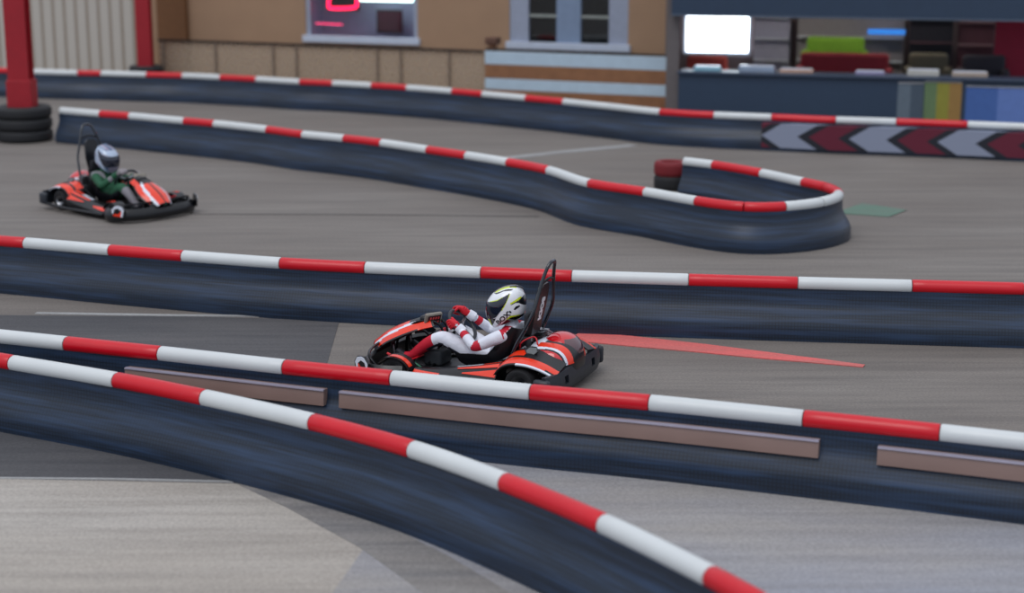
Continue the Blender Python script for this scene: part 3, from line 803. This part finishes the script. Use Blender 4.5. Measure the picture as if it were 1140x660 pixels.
    bmesh.ops.recalc_face_normals(bm, faces=bm.faces); bmesh.ops.solidify(bm, geom=list(bm.faces), thickness=.012)
    link('front_panel', bm, [ORANGE, BLACKP, WHITEB], K, smooth=60)
    bm = bmesh.new()
    for s in (1, -1):
        tube(bm, crom([(.80, s * .10, .12), (.78, s * .10, .30), (.62, s * .09, .46), (.46, s * .06, .50)], 5), .012, 8)
        tube(bm, crom([(.46, s * .06, .50), (.36, s * .05, .44), (.36, s * .05, .30), (.46, s * .12, .10)], 5), .012, 8)
    tube(bm, [(.78, -.1, .30), (.78, .1, .30)], .012, 8)
    link('panel_bracket', bm, BLACKM, K, smooth=50)
    link('display_housing', bx((.49, -.07, .45), (.58, .07, .53), .025), BLACKP, K, smooth=60)
    # lap display facing the driver
    MD = Matrix.Translation((.455, .03, .505)) @ Matrix.Rotation(math.radians(-36), 4, 'Z') @ Matrix.Rotation(math.radians(-22), 4, 'Y')
    bm = bmesh.new(); box(bm, (-.02, -.085, -.065), (.02, .085, .065), 0, .015)
    d = link('dashboard_display', bm, mat('display_casing', (128, 122, 112), .45), K, smooth=50, matrix=MD)
    bm = bmesh.new(); box(bm, (-.023, -.065, -.048), (-.019, .065, .048)); link('display_screen', bm, mat('display_glass', (58, 40, 44), .2), d)
    bm = bmesh.new()
    for r_ in (-.022, .022):
        for k in range(4):
            box(bm, (-.025, -.05 + k * .027, r_ - .012), (-.0225, -.036 + k * .027, r_ + .012))
    link('display_segments', bm, glow('red_led', (190, 60, 62), .15), d)
    # steering wheel
    C0 = Vector((.17, 0, .47)); e1 = Vector((0, 1, 0)); e2 = Vector((.66, 0, .75)).normalized(); en = e2.cross(e1).normalized()
    if en.x > 0: en = -en
    rim = [C0 + (e1 * math.cos(a) + e2 * math.sin(a)) * .158 for a in [2 * PI * k / 48 for k in range(48)]]
    bm = bmesh.new(); tube(bm, rim, .0165, 12, closed=True)
    sw = link('steering_wheel', bm, mat('wheel_grip', (40, 44, 50), .45), K, smooth='all')
    bm = bmesh.new()
    for a in (0.35, PI - .35, -PI / 2): tube(bm, [C0 - en * .02, C0 + (e1 * math.cos(a) + e2 * math.sin(a)) * .15], [.022, .013], 8)
    link('spokes', bm, SILVER, sw, smooth=50)
    bm = bmesh.new(); tube(bm, [C0 - en * .035, C0 + en * .0], .045, 16); link('wheel_hub', bm, BLACKP, sw, smooth=50)
    link('steering_column', tb([C0 - en * .03, (.50, 0, .15)], .014, 10), BLACKM, K, smooth=50)
    # pedals
    for s in (1, -1):
        o = link('pedal', tb([(.66, s * .17, .09), (.76, s * .17, .12), (.80, s * .17, .26)], .01, 8, 5), SILVER, K, smooth=50)
        bm = bmesh.new(); box(bm, (-.006, -.04, -.03), (.006, .04, .04), 0, .004); link('pedal_pad', bm, BLACKP, o, matrix=Matrix.Translation((.80, s * .17, .26)))
    link('hose', tb([(.72, .24, .10), (.62, .30, .17), (.50, .28, .13), (.40, .33, .09)], .012, 8, 6), GREENH, K, smooth=50)
    # fuel tank
    link('fuel_tank', bx((.33, -.12, .08), (.52, .12, .24), .03), mat('tank_plastic', (58, 62, 66), .4), K, smooth=60)
    # seat
    sp = crom([(.10, 0, .14), (-.02, 0, .095), (-.20, 0, .08), (-.33, 0, .14), (-.41, 0, .28), (-.47, 0, .43), (-.50, 0, .53)], 6)
    def seat(i, j):
        k = i * (len(sp) - 1); k0 = int(min(k, len(sp) - 2)); p = sp[k0].lerp(sp[k0 + 1], k - k0); t_ = (sp[k0 + 1] - sp[k0]).normalized()
        nn = Vector((-t_.z, 0, t_.x)); nn = -nn if nn.z < 0 and i < .5 else nn
        nn = Vector((abs(t_.z), 0, abs(t_.x)))
        t = (j - .5) * 2; w = .205 + .02 * math.sin(i * PI)
        lift = (.10 + .11 * math.sin(PI * min(1, i * .95 + .08))) * (abs(t) ** 3.2)
        return Vector((p.x, 0, p.z)) + nn * lift + Vector((0, w * math.sin(t * PI / 2 * .98), 0))
    link('seat', thicken(grid(seat, 36, 28), .014), mat('seat_shell', (12, 13, 18), .4, noise=.2, nscale=60), K, smooth=60)
    for s in (1, -1):
        link('seat_strut', tb([(-.12, s * .33, .12), (-.42, s * .27, .30), (-.56, s * .24, .40)], .013, 8, 5), SILVER if s > 0 else BLACKM, K, smooth=50)
        link('seat_strut', tb([(-.02, s * .33, .13), (-.30, s * .29, .24), (-.52, s * .27, .33)], .012, 8, 5), BLACKM, K, smooth=50)
    # side pods
    for s in (1, -1):
        def pod(i, j, s=s):
            x = .44 - i * .86
            top = .145 + .135 * (i ** 1.5); w = .125 * (1 - .35 * (1 - min(1, i * 5)) ** 2)
            prof_ = [(-1, .06), (-1.0, top * .7), (-.8, top), (-.1, top + .012), (.55, top * .86), (1.0, top * .62), (1.0, .06), (-1, .06)]
            k = j * (len(prof_) - 1); k0 = int(min(k, len(prof_) - 2)); fr = k - k0
            a = prof_[k0][0] * (1 - fr) + prof_[k0 + 1][0] * fr; z = prof_[k0][1] * (1 - fr) + prof_[k0 + 1][1] * fr
            return Vector((x, s * (.47 + w * a), z))
        bm = grid(pod, 24, 14)
        ends = [[v for v in bm.verts if abs(v.co.x - xe) < 1e-6] for xe in (.44, .44 - .86)]
        bmesh.ops.remove_doubles(bm, verts=bm.verts, dist=1e-5); bmesh.ops.holes_fill(bm, edges=[e for e in bm.edges if e.is_boundary])
        po = link('side_pod', bm, BLACKP, K, smooth=35)
        def onpod(i, a, s=s, up=.006):
            top = .145 + .135 * (max(0, i) ** 1.5); w = .125 * (1 - .35 * (1 - min(1, i * 5)) ** 2)
            P = [(-.8, top), (-.1, top + .012), (.55, top * .86), (1.0, top * .62)]
            for k in range(3):
                if P[k][0] <= a <= P[k + 1][0] or k == 2:
                    fr = (a - P[k][0]) / (P[k + 1][0] - P[k][0]); z = P[k][1] + (P[k + 1][1] - P[k][1]) * fr; break
            return Vector((.44 - i * .86, s * (.47 + w * a), z + up))
        def decal(i0, i1, a0, a1, b0, b1, m_, nm='pod_stripe'):
            bm = grid(lambda p, q: onpod(i0 + (i1 - i0) * p, (a0 + (a1 - a0) * q) * (1 - p) + (b0 + (b1 - b0) * q) * p), 12, 4)
            link(nm, thicken(bm, .003), m_, po, smooth=60)
        decal(.02, .34, .15, .85, .55, .65, ORANGE)
        decal(.50, .78, -.45, -.10, -.55, -.10, WHITEB, 'pod_panel'); decal(.52, .99, .02, .14, .0, .30, ORANGE); decal(.60, .99, .52, .60, .50, .93, ORANGE)
        decal(.80, .99, -.6, -.2, -.7, -.15, ORANGE)
        # rear wheel arch
        ar = crom([(-.36, 0, .12), (-.40, 0, .24), (-.50, 0, .325), (-.66, 0, .345), (-.82, 0, .31), (-.96, 0, .245)], 8)
        def arch(i, j, s=s):
            k = i * (len(ar) - 1); k0 = int(min(k, len(ar) - 2)); p = ar[k0].lerp(ar[k0 + 1], k - k0)
            y = .26 + .31 * j - .10 * max(0, i - .6) * j
            return Vector((p.x, s * y, p.z + .05 * (1 - j) - .02 * max(0, j - .8) * 5))
        bm = grid(arch, 40, 16); bm.faces.ensure_lookup_table(); n = 0
        for i in range(40):
            for j in range(16):
                mi = 0
                if j >= 10 and j < 15 - (i > 33): mi = 1
                if 10 <= i <= 21 and 2 <= j <= 7: mi = 1
                if j == 15 and i > 20: mi = 2
                if i in (7, 8): mi = 0
                bm.faces[n].material_index = mi; n += 1
        bmesh.ops.recalc_face_normals(bm, faces=bm.faces); bmesh.ops.solidify(bm, geom=list(bm.faces), thickness=.014)
        link('rear_fender', bm, [BLACKP, ORANGE, WHITEB], K, smooth=50)
    # engine cover
    def cov(i, j):
        a = i * 2 * PI; b = j * PI / 2
        c, s_ = math.cos(a), math.sin(a); pw = lambda v, e: math.copysign(abs(v) ** e, v)
        r = math.cos(b) ** .62
        return Vector((-.745 + .245 * pw(c, .75) * r, .33 * pw(s_, .75) * r, .20 + .235 * math.sin(b) ** .8))
    bm = grid(cov, 260, 120, closed_u=True)
    bmesh.ops.remove_doubles(bm, verts=bm.verts, dist=1e-5)
    for f in bm.faces:
        c = f.calc_center_median(); ay = abs(c.y); mi = 0
        if c.x > -.74 and ay < .24 and c.z > .32: mi = 2 if c.x > -.70 or ay > .17 else 0
        if -.98 < c.x < -.66 and .13 < ay < .21: mi = 1
        if -.98 < c.x < -.66 and .21 < ay < .235: mi = 2
        if -.98 < c.x < -.70 and .25 < ay < .30: mi = 3
        if c.z < .27: mi = 0
        f.material_index = mi
    ec = link('engine_cover', bm, [BLACKP, ORANGE, WHITEB, REDG], K, smooth=60)
    def dome(i, j):
        a = i * 2 * PI; b = j * PI / 2
        return Vector((-.79 + .19 * math.cos(a) * math.cos(b), -.06 + .20 * math.sin(a) * math.cos(b), .325 + .165 * math.sin(b)))
    bm = grid(dome, 48, 18, closed_u=True); bmesh.ops.remove_doubles(bm, verts=bm.verts, dist=1e-5)
    for f in bm.faces:
        c = f.calc_center_median()
        if c.x + .35 * c.z < -.795 + .145 and c.z < .455: f.material_index = 1 if c.x < -.86 else 0
    link('tail_light_dome', bm, [REDG, SMOKE], K, smooth='all')
    bm = bmesh.new()
    hexp = [(.055 * math.cos(k * PI / 3), .045 * math.sin(k * PI / 3)) for k in range(6)]
    for s in (1, -1):
        bm = poly_prism(hexp, .015, lambda a, b, d, s=s: Vector((-.66 + a, s * (.33 - b * .75 + d * .6), .385 + b * .62 + d * .8)))
        g_ = link('air_grille', bm, GREYM, K)
        link('grille_edge', tb([(-.66 + a * 1.12, s * (.336 - b * .84), .397 + b * .70) for a, b in hexp], .006, 6, closed=True), BLACKP, g_)
    link('engine_block', bx((-.60, -.30, .10), (-.42, -.10, .34), .02), mat('engine_metal', (70, 72, 76), .4, metal=.7), K, smooth=60)
    bm = bmesh.new()
    for k in range(6): box(bm, (-.57, -.29, .345 + k * .018), (-.45, -.12, .353 + k * .018))
    box(bm, (-.54, -.25, .33), (-.48, -.16, .46)); link('cylinder_fins', bm, SILVER, K)
    link('air_filter', (lambda b: (lathe(b, [(.001, .0), (.045, .0), (.05, .01), (.05, .09), (.045, .10), (.001, .10)], (-.50, .10, .36), 'Z', 20), b)[1])(bmesh.new()), BLACKP, K, smooth=50)
    for s in (1, -1):
        link('cable', tb([(-.46, s * .12, .30), (-.50, s * .2, .42), (-.60, s * .14, .47), (-.66, s * .2, .42)], .007, 6, 6), REDROD if s > 0 else SILVER, K, smooth=50)
    # rear bumper: broad plastic plate with slots
    def rb_outline(y):   # x of outer surface for lateral y
        return -.985 + .05 * (abs(y) / .62) ** 6
    bm = bmesh.new()
    ys = [-.64, -.60, -.52, -.44, -.36, -.28, -.20, -.12, -.04, .04, .12, .20, .28, .36, .44, .52, .60, .64]
    zs_ = [.06, .095, .135, .17, .205, .255]
    V = {}
    for side, dx in ((0, 0), (1, .045)):
        for i, y in enumerate(ys):
            for j, z in enumerate(zs_):
                V[side, i, j] = bm.verts.new((rb_outline(y) + dx + (.012 if j in (0, 5) and side == 0 else 0) - (.006 if j in (2, 3) and side == 0 else 0), y, z))
    hole = {(i, j) for i in (4, 12) for j in (2, 3)}
    quads = [(i, j) for i in range(len(ys) - 1) for j in range(5)]
    for i, j in quads:
        if (i, j) in hole: continue
        bm.faces.new([V[0, a, b] for a, b in ((i, j), (i, j + 1), (i + 1, j + 1), (i + 1, j))]); bm.faces.new([V[1, a, b] for a, b in ((i, j), (i + 1, j), (i + 1, j + 1), (i, j + 1))])
    from collections import Counter
    cnt = Counter()
    for i, j in quads:
        if (i, j) in hole: continue
        c4 = [(i, j), (i + 1, j), (i + 1, j + 1), (i, j + 1)]
        for k in range(4): cnt[frozenset((c4[k], c4[(k + 1) % 4]))] += 1
    for ed, c in cnt.items():
        if c == 1:
            a, b = tuple(ed); bm.faces.new((V[0, a[0], a[1]], V[0, b[0], b[1]], V[1, b[0], b[1]], V[1, a[0], a[1]]))
    link('rear_bumper', bm, BUMPG, K)
    for s in (1, -1):
        link('bumper_end', bx((-.96, s * .645 - .04, .07), (-.80, s * .645 + .03, .235), .03), BUMPG, K, smooth=60)
        link('bumper_bracket', tb([(-.95, s * .25, .15), (-.80, s * .30, .15)], .016, 8), BLACKM, K)
        link('side_rail', tb([(.46, s * .60, .075), (.0, s * .635, .075), (-.45, s * .655, .075), (-.86, s * .655, .09)], .022, 10, 5), BLACKP, K, smooth=50)
    # roll hoop, cross bar, headrest plate
    hp = [(-.42, .30, .24), (-.485, .285, .41), (-.555, .26, .55), (-.625, .225, .71), (-.65, .18, .84), (-.668, .14, .96), (-.69, .10, 1.06), (-.705, .075, 1.11), (-.715, .04, 1.138), (-.715, 0, 1.142)]
    full = hp + [(x, -y, z) for x, y, z in reversed(hp[:-1])]
    link('roll_hoop', tb(full, .0165, 12, 5), mat('hoop_paint', (22, 27, 36), .18, noise=.1, coat=.6), K, smooth='all')
    link('hoop_crossbar', tb([(-.668, -.138, .955), (-.685, 0, .985), (-.668, .138, .955)], .012, 8, 5), BLACKM, K, smooth=50)
    # plate: tapered, leaning back with the hoop
    lean = Vector((-.13, 0, .58)).normalized(); nb = Vector((-lean.z, 0, lean.x)).normalized(); nb = nb if nb.x < 0 else -nb
    c_ = Vector((-.605, 0, .70))
    P3 = lambda a, b, d: c_ + Vector((0, a, 0)) + lean * b + nb * d
    bm = poly_prism([(-.10, -.24), (.10, -.24), (.12, .0), (.095, .20), (.05, .24), (-.05, .24), (-.095, .20), (-.12, 0)], .035, lambda a, b, d: P3(a, b, d - .035))
    pl_ = link('headrest_plate', bm, BLACKP, K)
    me = text_mesh('SODI', .092, .002, .005)
    for v in me.vertices:
        a, b, d = v.co.x, v.co.y, v.co.z
        # runs downward along the plate
        v.co = P3(-b, -a * 1.05 + .0, .004 + d)
    link('plate_lettering', me, mat('white_lettering', (232, 234, 238), .5), pl_)
    link('headrest_pad', bx((-.53, -.11, .50), (-.48, .11, .66), .02), mat('pad_foam', (34, 36, 42), .8), K, smooth=60)
    return K

# ------------------------------------------------------------------ driver
def seg_near(p, a, b):
    ab = b - a; t = max(0, min(1, (p - a).dot(ab) / ab.length_squared)); return (a + ab * t - p).length, t

def helmet_poly():
    C = lambda X, Y: ((308 - X) / 1375, (385 - Y) / 1340)
    out = [C(*p) for p in ((150, 640), (85, 560), (58, 480), (58, 370), (85, 290), (170, 195), (290, 135), (430, 122), (510, 185), (552, 300), (548, 430), (500, 505), (380, 575), (250, 612))]
    return out, C
def inpoly(x, y, P):
    r = False
    for i in range(len(P)):
        x1, y1 = P[i]; x2, y2 = P[i - 1]
        if (y1 > y) != (y2 > y) and x < (x2 - x1) * (y - y1) / (y2 - y1) + x1: r = not r
    return r

def make_helmet(parent, M, cw, ck, cy, co, text=True):
    out, C = helmet_poly()
    prof = [p for p in crom([(a, 0, b) for a, b in out], 20, True)]
    HW = .142
    cx, cz = 0.0, 0.0
    n = len(prof); m = 120
    ex = .62
    def P(i, j):
        th = -PI / 2 + PI * j / m; p = prof[i % n]; c = max(0, math.cos(th)) ** ex
        yy = HW * math.sin(th)
        return Vector((p.x * c, yy, p.z * c))
    bm = bmesh.new(); V = [[bm.verts.new(P(i, j)) for j in range(m + 1)] for i in range(n)]
    reg = [('v', [(20, 325), (110, 308), (200, 282), (352, 190), (315, 280), (255, 385), (185, 480), (115, 512), (20, 505)]),
           ('y', [(100, 303), (200, 268), (270, 232), (285, 245), (205, 282), (110, 312)]),
           ('y', [(345, 200), (362, 195), (272, 385), (248, 400), (300, 300)]),
           ('y', [(140, 215), (225, 145), (330, 115), (440, 110), (430, 142), (300, 152), (210, 190)]),
           ('k', [(150, 215), (210, 190), (300, 155), (400, 140), (380, 158), (280, 172), (190, 212)]),
           ('y', [(360, 300), (470, 235), (500, 232), (480, 262), (430, 285), (360, 320)]),
           ('k', [(395, 300), (480, 250), (530, 225), (560, 300), (560, 352), (520, 335), (470, 305), (430, 300), (360, 330)]),
           ('o', [(512, 275), (535, 262), (560, 300), (555, 335), (520, 320)]),
           ('k', [(402, 375), (430, 340), (470, 328), (484, 345), (455, 365), (415, 388)]),
           ('y', [(330, 482), (365, 455), (485, 446), (470, 460), (380, 474), (300, 520)]),
           ('k', [(235, 600), (300, 520), (380, 474), (545, 440), (560, 470), (500, 520), (380, 600), (240, 640)]),
           ('y', [(60, 500), (104, 505), (148, 650), (110, 660)]),
           ('k', [(104, 505), (165, 500), (185, 490), (135, 610)])]
    reg = [(k, [C(*q) for q in pp]) for k, pp in reg]
    order = {'w': 0, 'k': 1, 'y': 2, 'o': 3, 'v': 4}
    vis_faces = []
    for i in range(n):
        for j in range(m):
            vs = [V[i][j], V[(i + 1) % n][j], V[(i + 1) % n][j + 1], V[i][j + 1]]
            f = bm.faces.new(vs); c = f.calc_center_median(); mi = 0
            for k, pp in reg:
                if inpoly(c.x, c.z, pp):
                    mi = order[k]
                    if pp is reg[3][1]: mi = 2 if .03 < abs(c.y) < .062 else 1 if abs(c.y) <= .03 else 0
                    break
            f.material_index = mi
    bmesh.ops.remove_doubles(bm, verts=bm.verts, dist=1e-5)
    # visor: duplicate its faces, pushed out
    vb = bmesh.new(); mp = {}
    for f in bm.faces:
        if f.material_index == 4:
            q = []
            for v in f.verts:
                if v.index not in mp or True:
                    key = tuple(round(x, 6) for x in v.co)
                    if key not in mp: mp[key] = vb.verts.new(v.co * 1.022 + Vector((.002, 0, 0)))
                    q.append(mp[key])
            try: vb.faces.new(q)
            except ValueError: pass
            f.material_index = 1
    h = link('helmet', bm, [cw, ck, cy, co], parent, smooth='all', matrix=M)
    thicken(vb, .004); link('visor', vb, VISOR, h, smooth='all')
    # spoiler fin on top and rear vent
    link('helmet_fin', tb([(-.03, .045, .188), (-.10, .04, .197), (-.15, .03, .172)], 0.008, 8, 4), ck, h, smooth=50)
    for s in (1, -1):
        bm = bmesh.new(); lathe(bm, [(.001, 0), (.02, 0), (.018, .008), (.001, .01)], (0, 0, 0), 'Y', 20)
        o = link('visor_pivot', bm, mat('pivot_grey', (120, 118, 104), .3), h, smooth=50, matrix=Matrix.Translation((C(212, 352)[0] , s * .118 - (0 if s > 0 else .01), C(212, 352)[1])))
    if text:
        for sgn in (1, -1):
            for word, X, Y, sz in (('BOX', 272, 494, .062), ("'s", 352, 408, .042)):
                me = text_mesh(word, sz, 0, .002, sx=1.15)
                a0, b0 = C(X, Y); ang = math.radians(43)
                bmt = bmesh.new(); bmt.from_mesh(me)
                bmesh.ops.triangulate(bmt, faces=bmt.faces); 
                bmesh.ops.subdivide_edges(bmt, edges=bmt.edges, cuts=2, use_grid_fill=True)
                for v in bmt.verts:
                    dx = v.co.x * math.cos(ang) - v.co.y * math.sin(ang); dy = v.co.x * math.sin(ang) + v.co.y * math.cos(ang)
                    a = a0 - dx * 1.0; b = b0 + dy
                    rr = math.hypot(a, b); an = math.atan2(b, a)
                    rp = .01
                    best = 9
                    for q in prof:
                        dd = abs((math.atan2(q.z, q.x) - an + PI) % (2 * PI) - PI)
                        if dd < best: best = dd; rp = math.hypot(q.x, q.z)
                    c = min(.999, rr / rp) ** (1 / ex)
                    v.co = Vector((a, sgn * (HW * math.sqrt(max(0, 1 - c * c)) + .003), b))
                me2 = bpy.data.meshes.new('t'); bmt.to_mesh(me2); bmt.free()
                if sgn == 1: link('helmet_lettering', me2, ck, h)
    return h

def make_driver(pal, label, helmet_yaw, lettering=True):
    D = empty('person'); tag(D, label, 'person')
    V = Vector
    J = dict(pel=V((-.20, 0, .19)), spi=V((-.255, 0, .32)), che=V((-.32, 0, .42)), nk0=V((-.33, 0, .50)), nk=V((-.315, 0, .57)), hd=V((-.295, 0, .66)))
    for s, k in ((1, 'l'), (-1, 'r')):
        J['sh' + k] = V((-.335, s * .165, .475))
        J['hp' + k] = V((-.13, s * .095, .18)); J['th' + k] = V((.08, s * .125, .285)); J['kn' + k] = V((.30, s * .165, .385)); J['sn' + k] = V((.46, s * .16, .295)); J['an' + k] = V((.62, s * .155, .165)); J['to' + k] = V((.70, s * .155, .17))
    J['ell'] = V((-.08, .295, .355)); J['elr'] = V((.02, -.30, .375))
    J['wrl'] = V((.115, .165, .475)); J['wrr'] = V((.155, -.15, .53))
    J['fal'] = J['ell'].lerp(J['wrl'], .5) ; J['far'] = J['elr'].lerp(J['wrr'], .5)
    J['ual'] = J['shl'].lerp(J['ell'], .5); J['uar'] = J['shr'].lerp(J['elr'], .5)
    R = dict(pel=.125, spi=.115, che=.125, nk0=.075, nk=.055, hd=.07, sh=.075, hp=.09, th=.092, kn=.072, sn=.062, an=.045, to=.035, el=.052, wr=.034, fa=.047, ua=.060)
    E = [('pel', 'spi'), ('spi', 'che'), ('che', 'nk0'), ('nk0', 'nk'), ('nk', 'hd')]
    for k in 'lr': E += [('che', 'sh' + k), ('sh' + k, 'ua' + k), ('ua' + k, 'el' + k), ('el' + k, 'fa' + k), ('fa' + k, 'wr' + k), ('pel', 'hp' + k), ('hp' + k, 'th' + k), ('th' + k, 'kn' + k), ('kn' + k, 'sn' + k), ('sn' + k, 'an' + k), ('an' + k, 'to' + k)]
    names = list(J); ix = {k: i for i, k in enumerate(names)}
    me = skin([J[k] for k in names], [(ix[a], ix[b]) for a, b in E], [R.get(k, R.get(k[:-1])) for k in names], 0, 3)
    # colour blocks
    for f in me.polygons:
        c = f.center; best = (9, None, 0)
        for a, b in E:
            d, t = seg_near(c, J[a], J[b])
            if d < best[0]: best = (d, (a, b), t)
        (a, b), t = best[1], best[2]; mi = 0
        ka = a.rstrip('lr') if a not in ('pel',) else a
        if a[:2] == 'fa': mi = 1 if .05 < t < .55 else 0
        if a[:2] == 'el': mi = 0
        if a[:2] == 'ua' and t > .62 and c.z < .44 and c.y > 0: mi = 1
        if a[:2] == 'sh' and t < .25 and c.x > -.34: mi = 1
        if a == 'che' and b[:2] == 'sh' and t > .4 and c.x > -.36: mi = 1
        if a[:2] == 'kn' and t > .45: mi = 1
        if a[:2] in ('sn', 'an'): mi = 1
        if a[:2] in ('hp', 'th', 'kn') and c.z < (J[a].lerp(J[b], t).z - .035): mi = 2
        if a[:2] == 'pe': mi = 2 if c.z < .16 else 0
        if a == 'nk' : mi = 2
        f.material_index = mi
    link('race_suit', me, [pal['w'], pal['r'], pal['b']], D, smooth='all')
    # hands on the wheel
    C0 = V((.17, 0, .47)); e1 = V((0, 1, 0)); e2 = V((.66, 0, .75)).normalized(); en = e2.cross(e1).normalized(); en = -en if en.x > 0 else en
    for ang, w, s in ((math.radians(18), J['wrl'], 1), (math.radians(125), J['wrr'], -1)):
        Rd = e1 * math.cos(ang) + e2 * math.sin(ang); Tg = (e2 * math.cos(ang) - e1 * math.sin(ang))
        Tg = Tg if s > 0 else -Tg      # thumb side
        O = C0 + Rd * .158
        palm = O + Rd * .022 + en * .034
        vs = [w, w.lerp(palm, .45), palm]; rad = [.033, (.036), (.032)]; ed = [(0, 1), (1, 2)]
        for q, (off, ln, r) in enumerate(((.036, .95, .0105), (.013, 1.05, .0108), (-.010, 1.0, .0105), (-.032, .82, .0092))):
            b = len(vs)
            vs += [O + Tg * off * .9 + Rd * .032 + en * .022, O + Tg * off + Rd * .040 * ln - en * .012, O + Tg * off + Rd * .014 - en * .034 * ln, O + Tg * off * .95 - Rd * .018 - en * .026 * ln]
            rad += [.0135, r * 1.1, r, r * .85]; ed += [(2, b), (b, b + 1), (b + 1, b + 2), (b + 2, b + 3)]
        b = len(vs)
        vs += [palm + Tg * .030 - Rd * .012 + en * .002, O + Tg * .056 - Rd * .014 + en * .022, O + Tg * .060 - Rd * .026 - en * .006]
        rad += [.015, .0125, .010]; ed += [(1, b), (b, b + 1), (b + 1, b + 2)]
        g = link('glove', skin(vs, ed, rad, 0, 2), pal['g'], D, smooth='all')
        bm = bmesh.new(); d_ = (w - palm).normalized(); tube(bm, [w - d_ * .03, w, w + d_ * .035], [.042, .046, .047], 14)
        link('glove_cuff', bm, pal['w'], g, smooth=50)
        st = []
        for k in range(5):
            a = PI / 2 + k * 4 * PI / 5; st.append((math.cos(a) * .016, math.sin(a) * .016))
        dirn = (palm - w).normalized(); up = V((0, s, .8)); up = (up - dirn * up.dot(dirn)).normalized(); sd = dirn.cross(up)
        bb = w.lerp(palm, .5) + up * .037
        ms = bmesh.new(); c0_ = ms.verts.new(bb + up * .006)
        ring = []
        for k in range(10):
            rr_ = .018 if k % 2 == 0 else .008; a = k * PI / 5
            ring.append(ms.verts.new(bb + (dirn * math.cos(a) + sd * math.sin(a)) * rr_))
        for k in range(10): ms.faces.new((c0_, ring[k], ring[(k + 1) % 10]))
        ms.faces.new(ring)
        link('glove_emblem', ms, pal['w'], g)
    # shoes
    for k, s in (('l', 1), ('r', -1)):
        a = J['an' + k]
        me = skin([a + V((-.02, 0, .02)), a + V((.0, 0, -.03)), a + V((-.045, 0, -.055)), a + V((.07, 0, -.02)), a + V((.125, 0, .03)), a + V((.15, 0, .06))], [(0, 1), (1, 2), (1, 3), (3, 4), (4, 5)], [.045, .042, .034, .04, .036, .028], 1, 2)
        link('shoe', me, pal['shoe'], D, smooth='all')
    M = Matrix.Translation((-.280, .02, .692)) @ Matrix.Rotation(helmet_yaw, 4, 'Z')
    make_helmet(D, M, pal['hw'], pal['hk'], pal['hy'], pal['ho'], lettering)
    return D

KYAW = math.atan2(.40, -.914)
K0 = gp(534, 419); KS = .965
kart = make_kart(); kart.location = K0; kart.rotation_euler = (0, 0, KYAW); kart.scale = (KS,) * 3
tag(kart, 'orange and black go-kart racing between the two straight barriers', 'go-kart', 'go-karts')
shoe = mat('dark_shoe', (30, 32, 40), .6)
drv = make_driver(dict(w=SUITW, r=SUITR, b=SUITB, g=GLOVER, shoe=shoe, hw=HELW, hk=HELK, hy=HELY, ho=HELO), 'driver in white and red race suit with white black yellow helmet', math.radians(21))
drv.location = K0; drv.rotation_euler = (0, 0, KYAW); drv.scale = (KS,) * 3

K1 = gp(134, 234)
y2 = math.radians(-42)
k2 = copy_tree(kart); k2.location = K1; k2.rotation_euler = (0, 0, y2); k2.scale = (KS,) * 3
tag(k2, 'distant orange and black go-kart turning beyond the middle barrier', 'go-kart', 'go-karts')
GRN = mat('green_overalls', (28, 84, 56), .8); DK = mat('dark_overalls', (44, 46, 54), .8); GRY = mat('grey_sleeve', (128, 126, 132), .8)
d2 = make_driver(dict(w=GRN, r=GRY, b=DK, g=mat('pale_glove', (150, 144, 148), .7), shoe=shoe, hw=mat('pale_blue_helmet', (176, 192, 214), .25, coat=.6), hk=mat('blue_grey_helmet_band', (88, 104, 132), .3), hy=mat('mauve_band', (150, 140, 160), .3), ho=mat('grey_band', (120, 124, 134), .3)),
                 'driver in dark and green overalls with pale blue helmet', math.radians(0), False)
d2.location = K1; d2.rotation_euler = (0, 0, y2); d2.scale = (KS,) * 3

# ------------------------------------------------------------------ light
w = bpy.data.worlds.new('World'); bpy.context.scene.world = w; w.use_nodes = True
nt = w.node_tree; bg = nt.nodes['Background']
tc = nt.nodes.new('ShaderNodeTexCoord'); sx = nt.nodes.new('ShaderNodeSeparateXYZ'); nt.links.new(tc.outputs['Generated'], sx.inputs[0])
mr = nt.nodes.new('ShaderNodeMapRange'); mr.inputs[1].default_value = -.1; mr.inputs[2].default_value = .9; nt.links.new(sx.outputs[2], mr.inputs[0])
mx = nt.nodes.new('ShaderNodeMix'); mx.data_type = 'RGBA'; mx.inputs[6].default_value = (.40, .46, .58, 1); mx.inputs[7].default_value = (.92, .97, 1.08, 1)
nt.links.new(mr.outputs[0], mx.inputs[0]); nt.links.new(mx.outputs[2], bg.inputs[0]); bg.inputs[1].default_value = 0.95
sun = bpy.data.lights.new('sun', 'SUN'); sun.energy = 0.95; sun.angle = math.radians(35); sun.color = (1, .97, .94)
so = bpy.data.objects.new('sun', sun); COL.objects.link(so); so.rotation_euler = (math.radians(25), math.radians(-18), 0)

cam = bpy.data.cameras.new('camera'); co = bpy.data.objects.new('camera', cam); COL.objects.link(co)
cam.sensor_width = 36; cam.lens = 36 * FPX / 1140; cam.clip_end = 200
co.location = (0, 0, HC); co.rotation_euler = (PI / 2 - PITCH, 0, 0)
cam.dof.use_dof = True; cam.dof.focus_distance = (K0 - Vector((0, 0, HC - .4))).length; cam.dof.aperture_fstop = 0.8
sc = bpy.context.scene; sc.camera = co
sc.view_settings.view_transform = 'Standard'; sc.view_settings.look = 'None'; sc.view_settings.exposure = 0; sc.view_settings.gamma = 1; sc.view_settings.use_curve_mapping = False
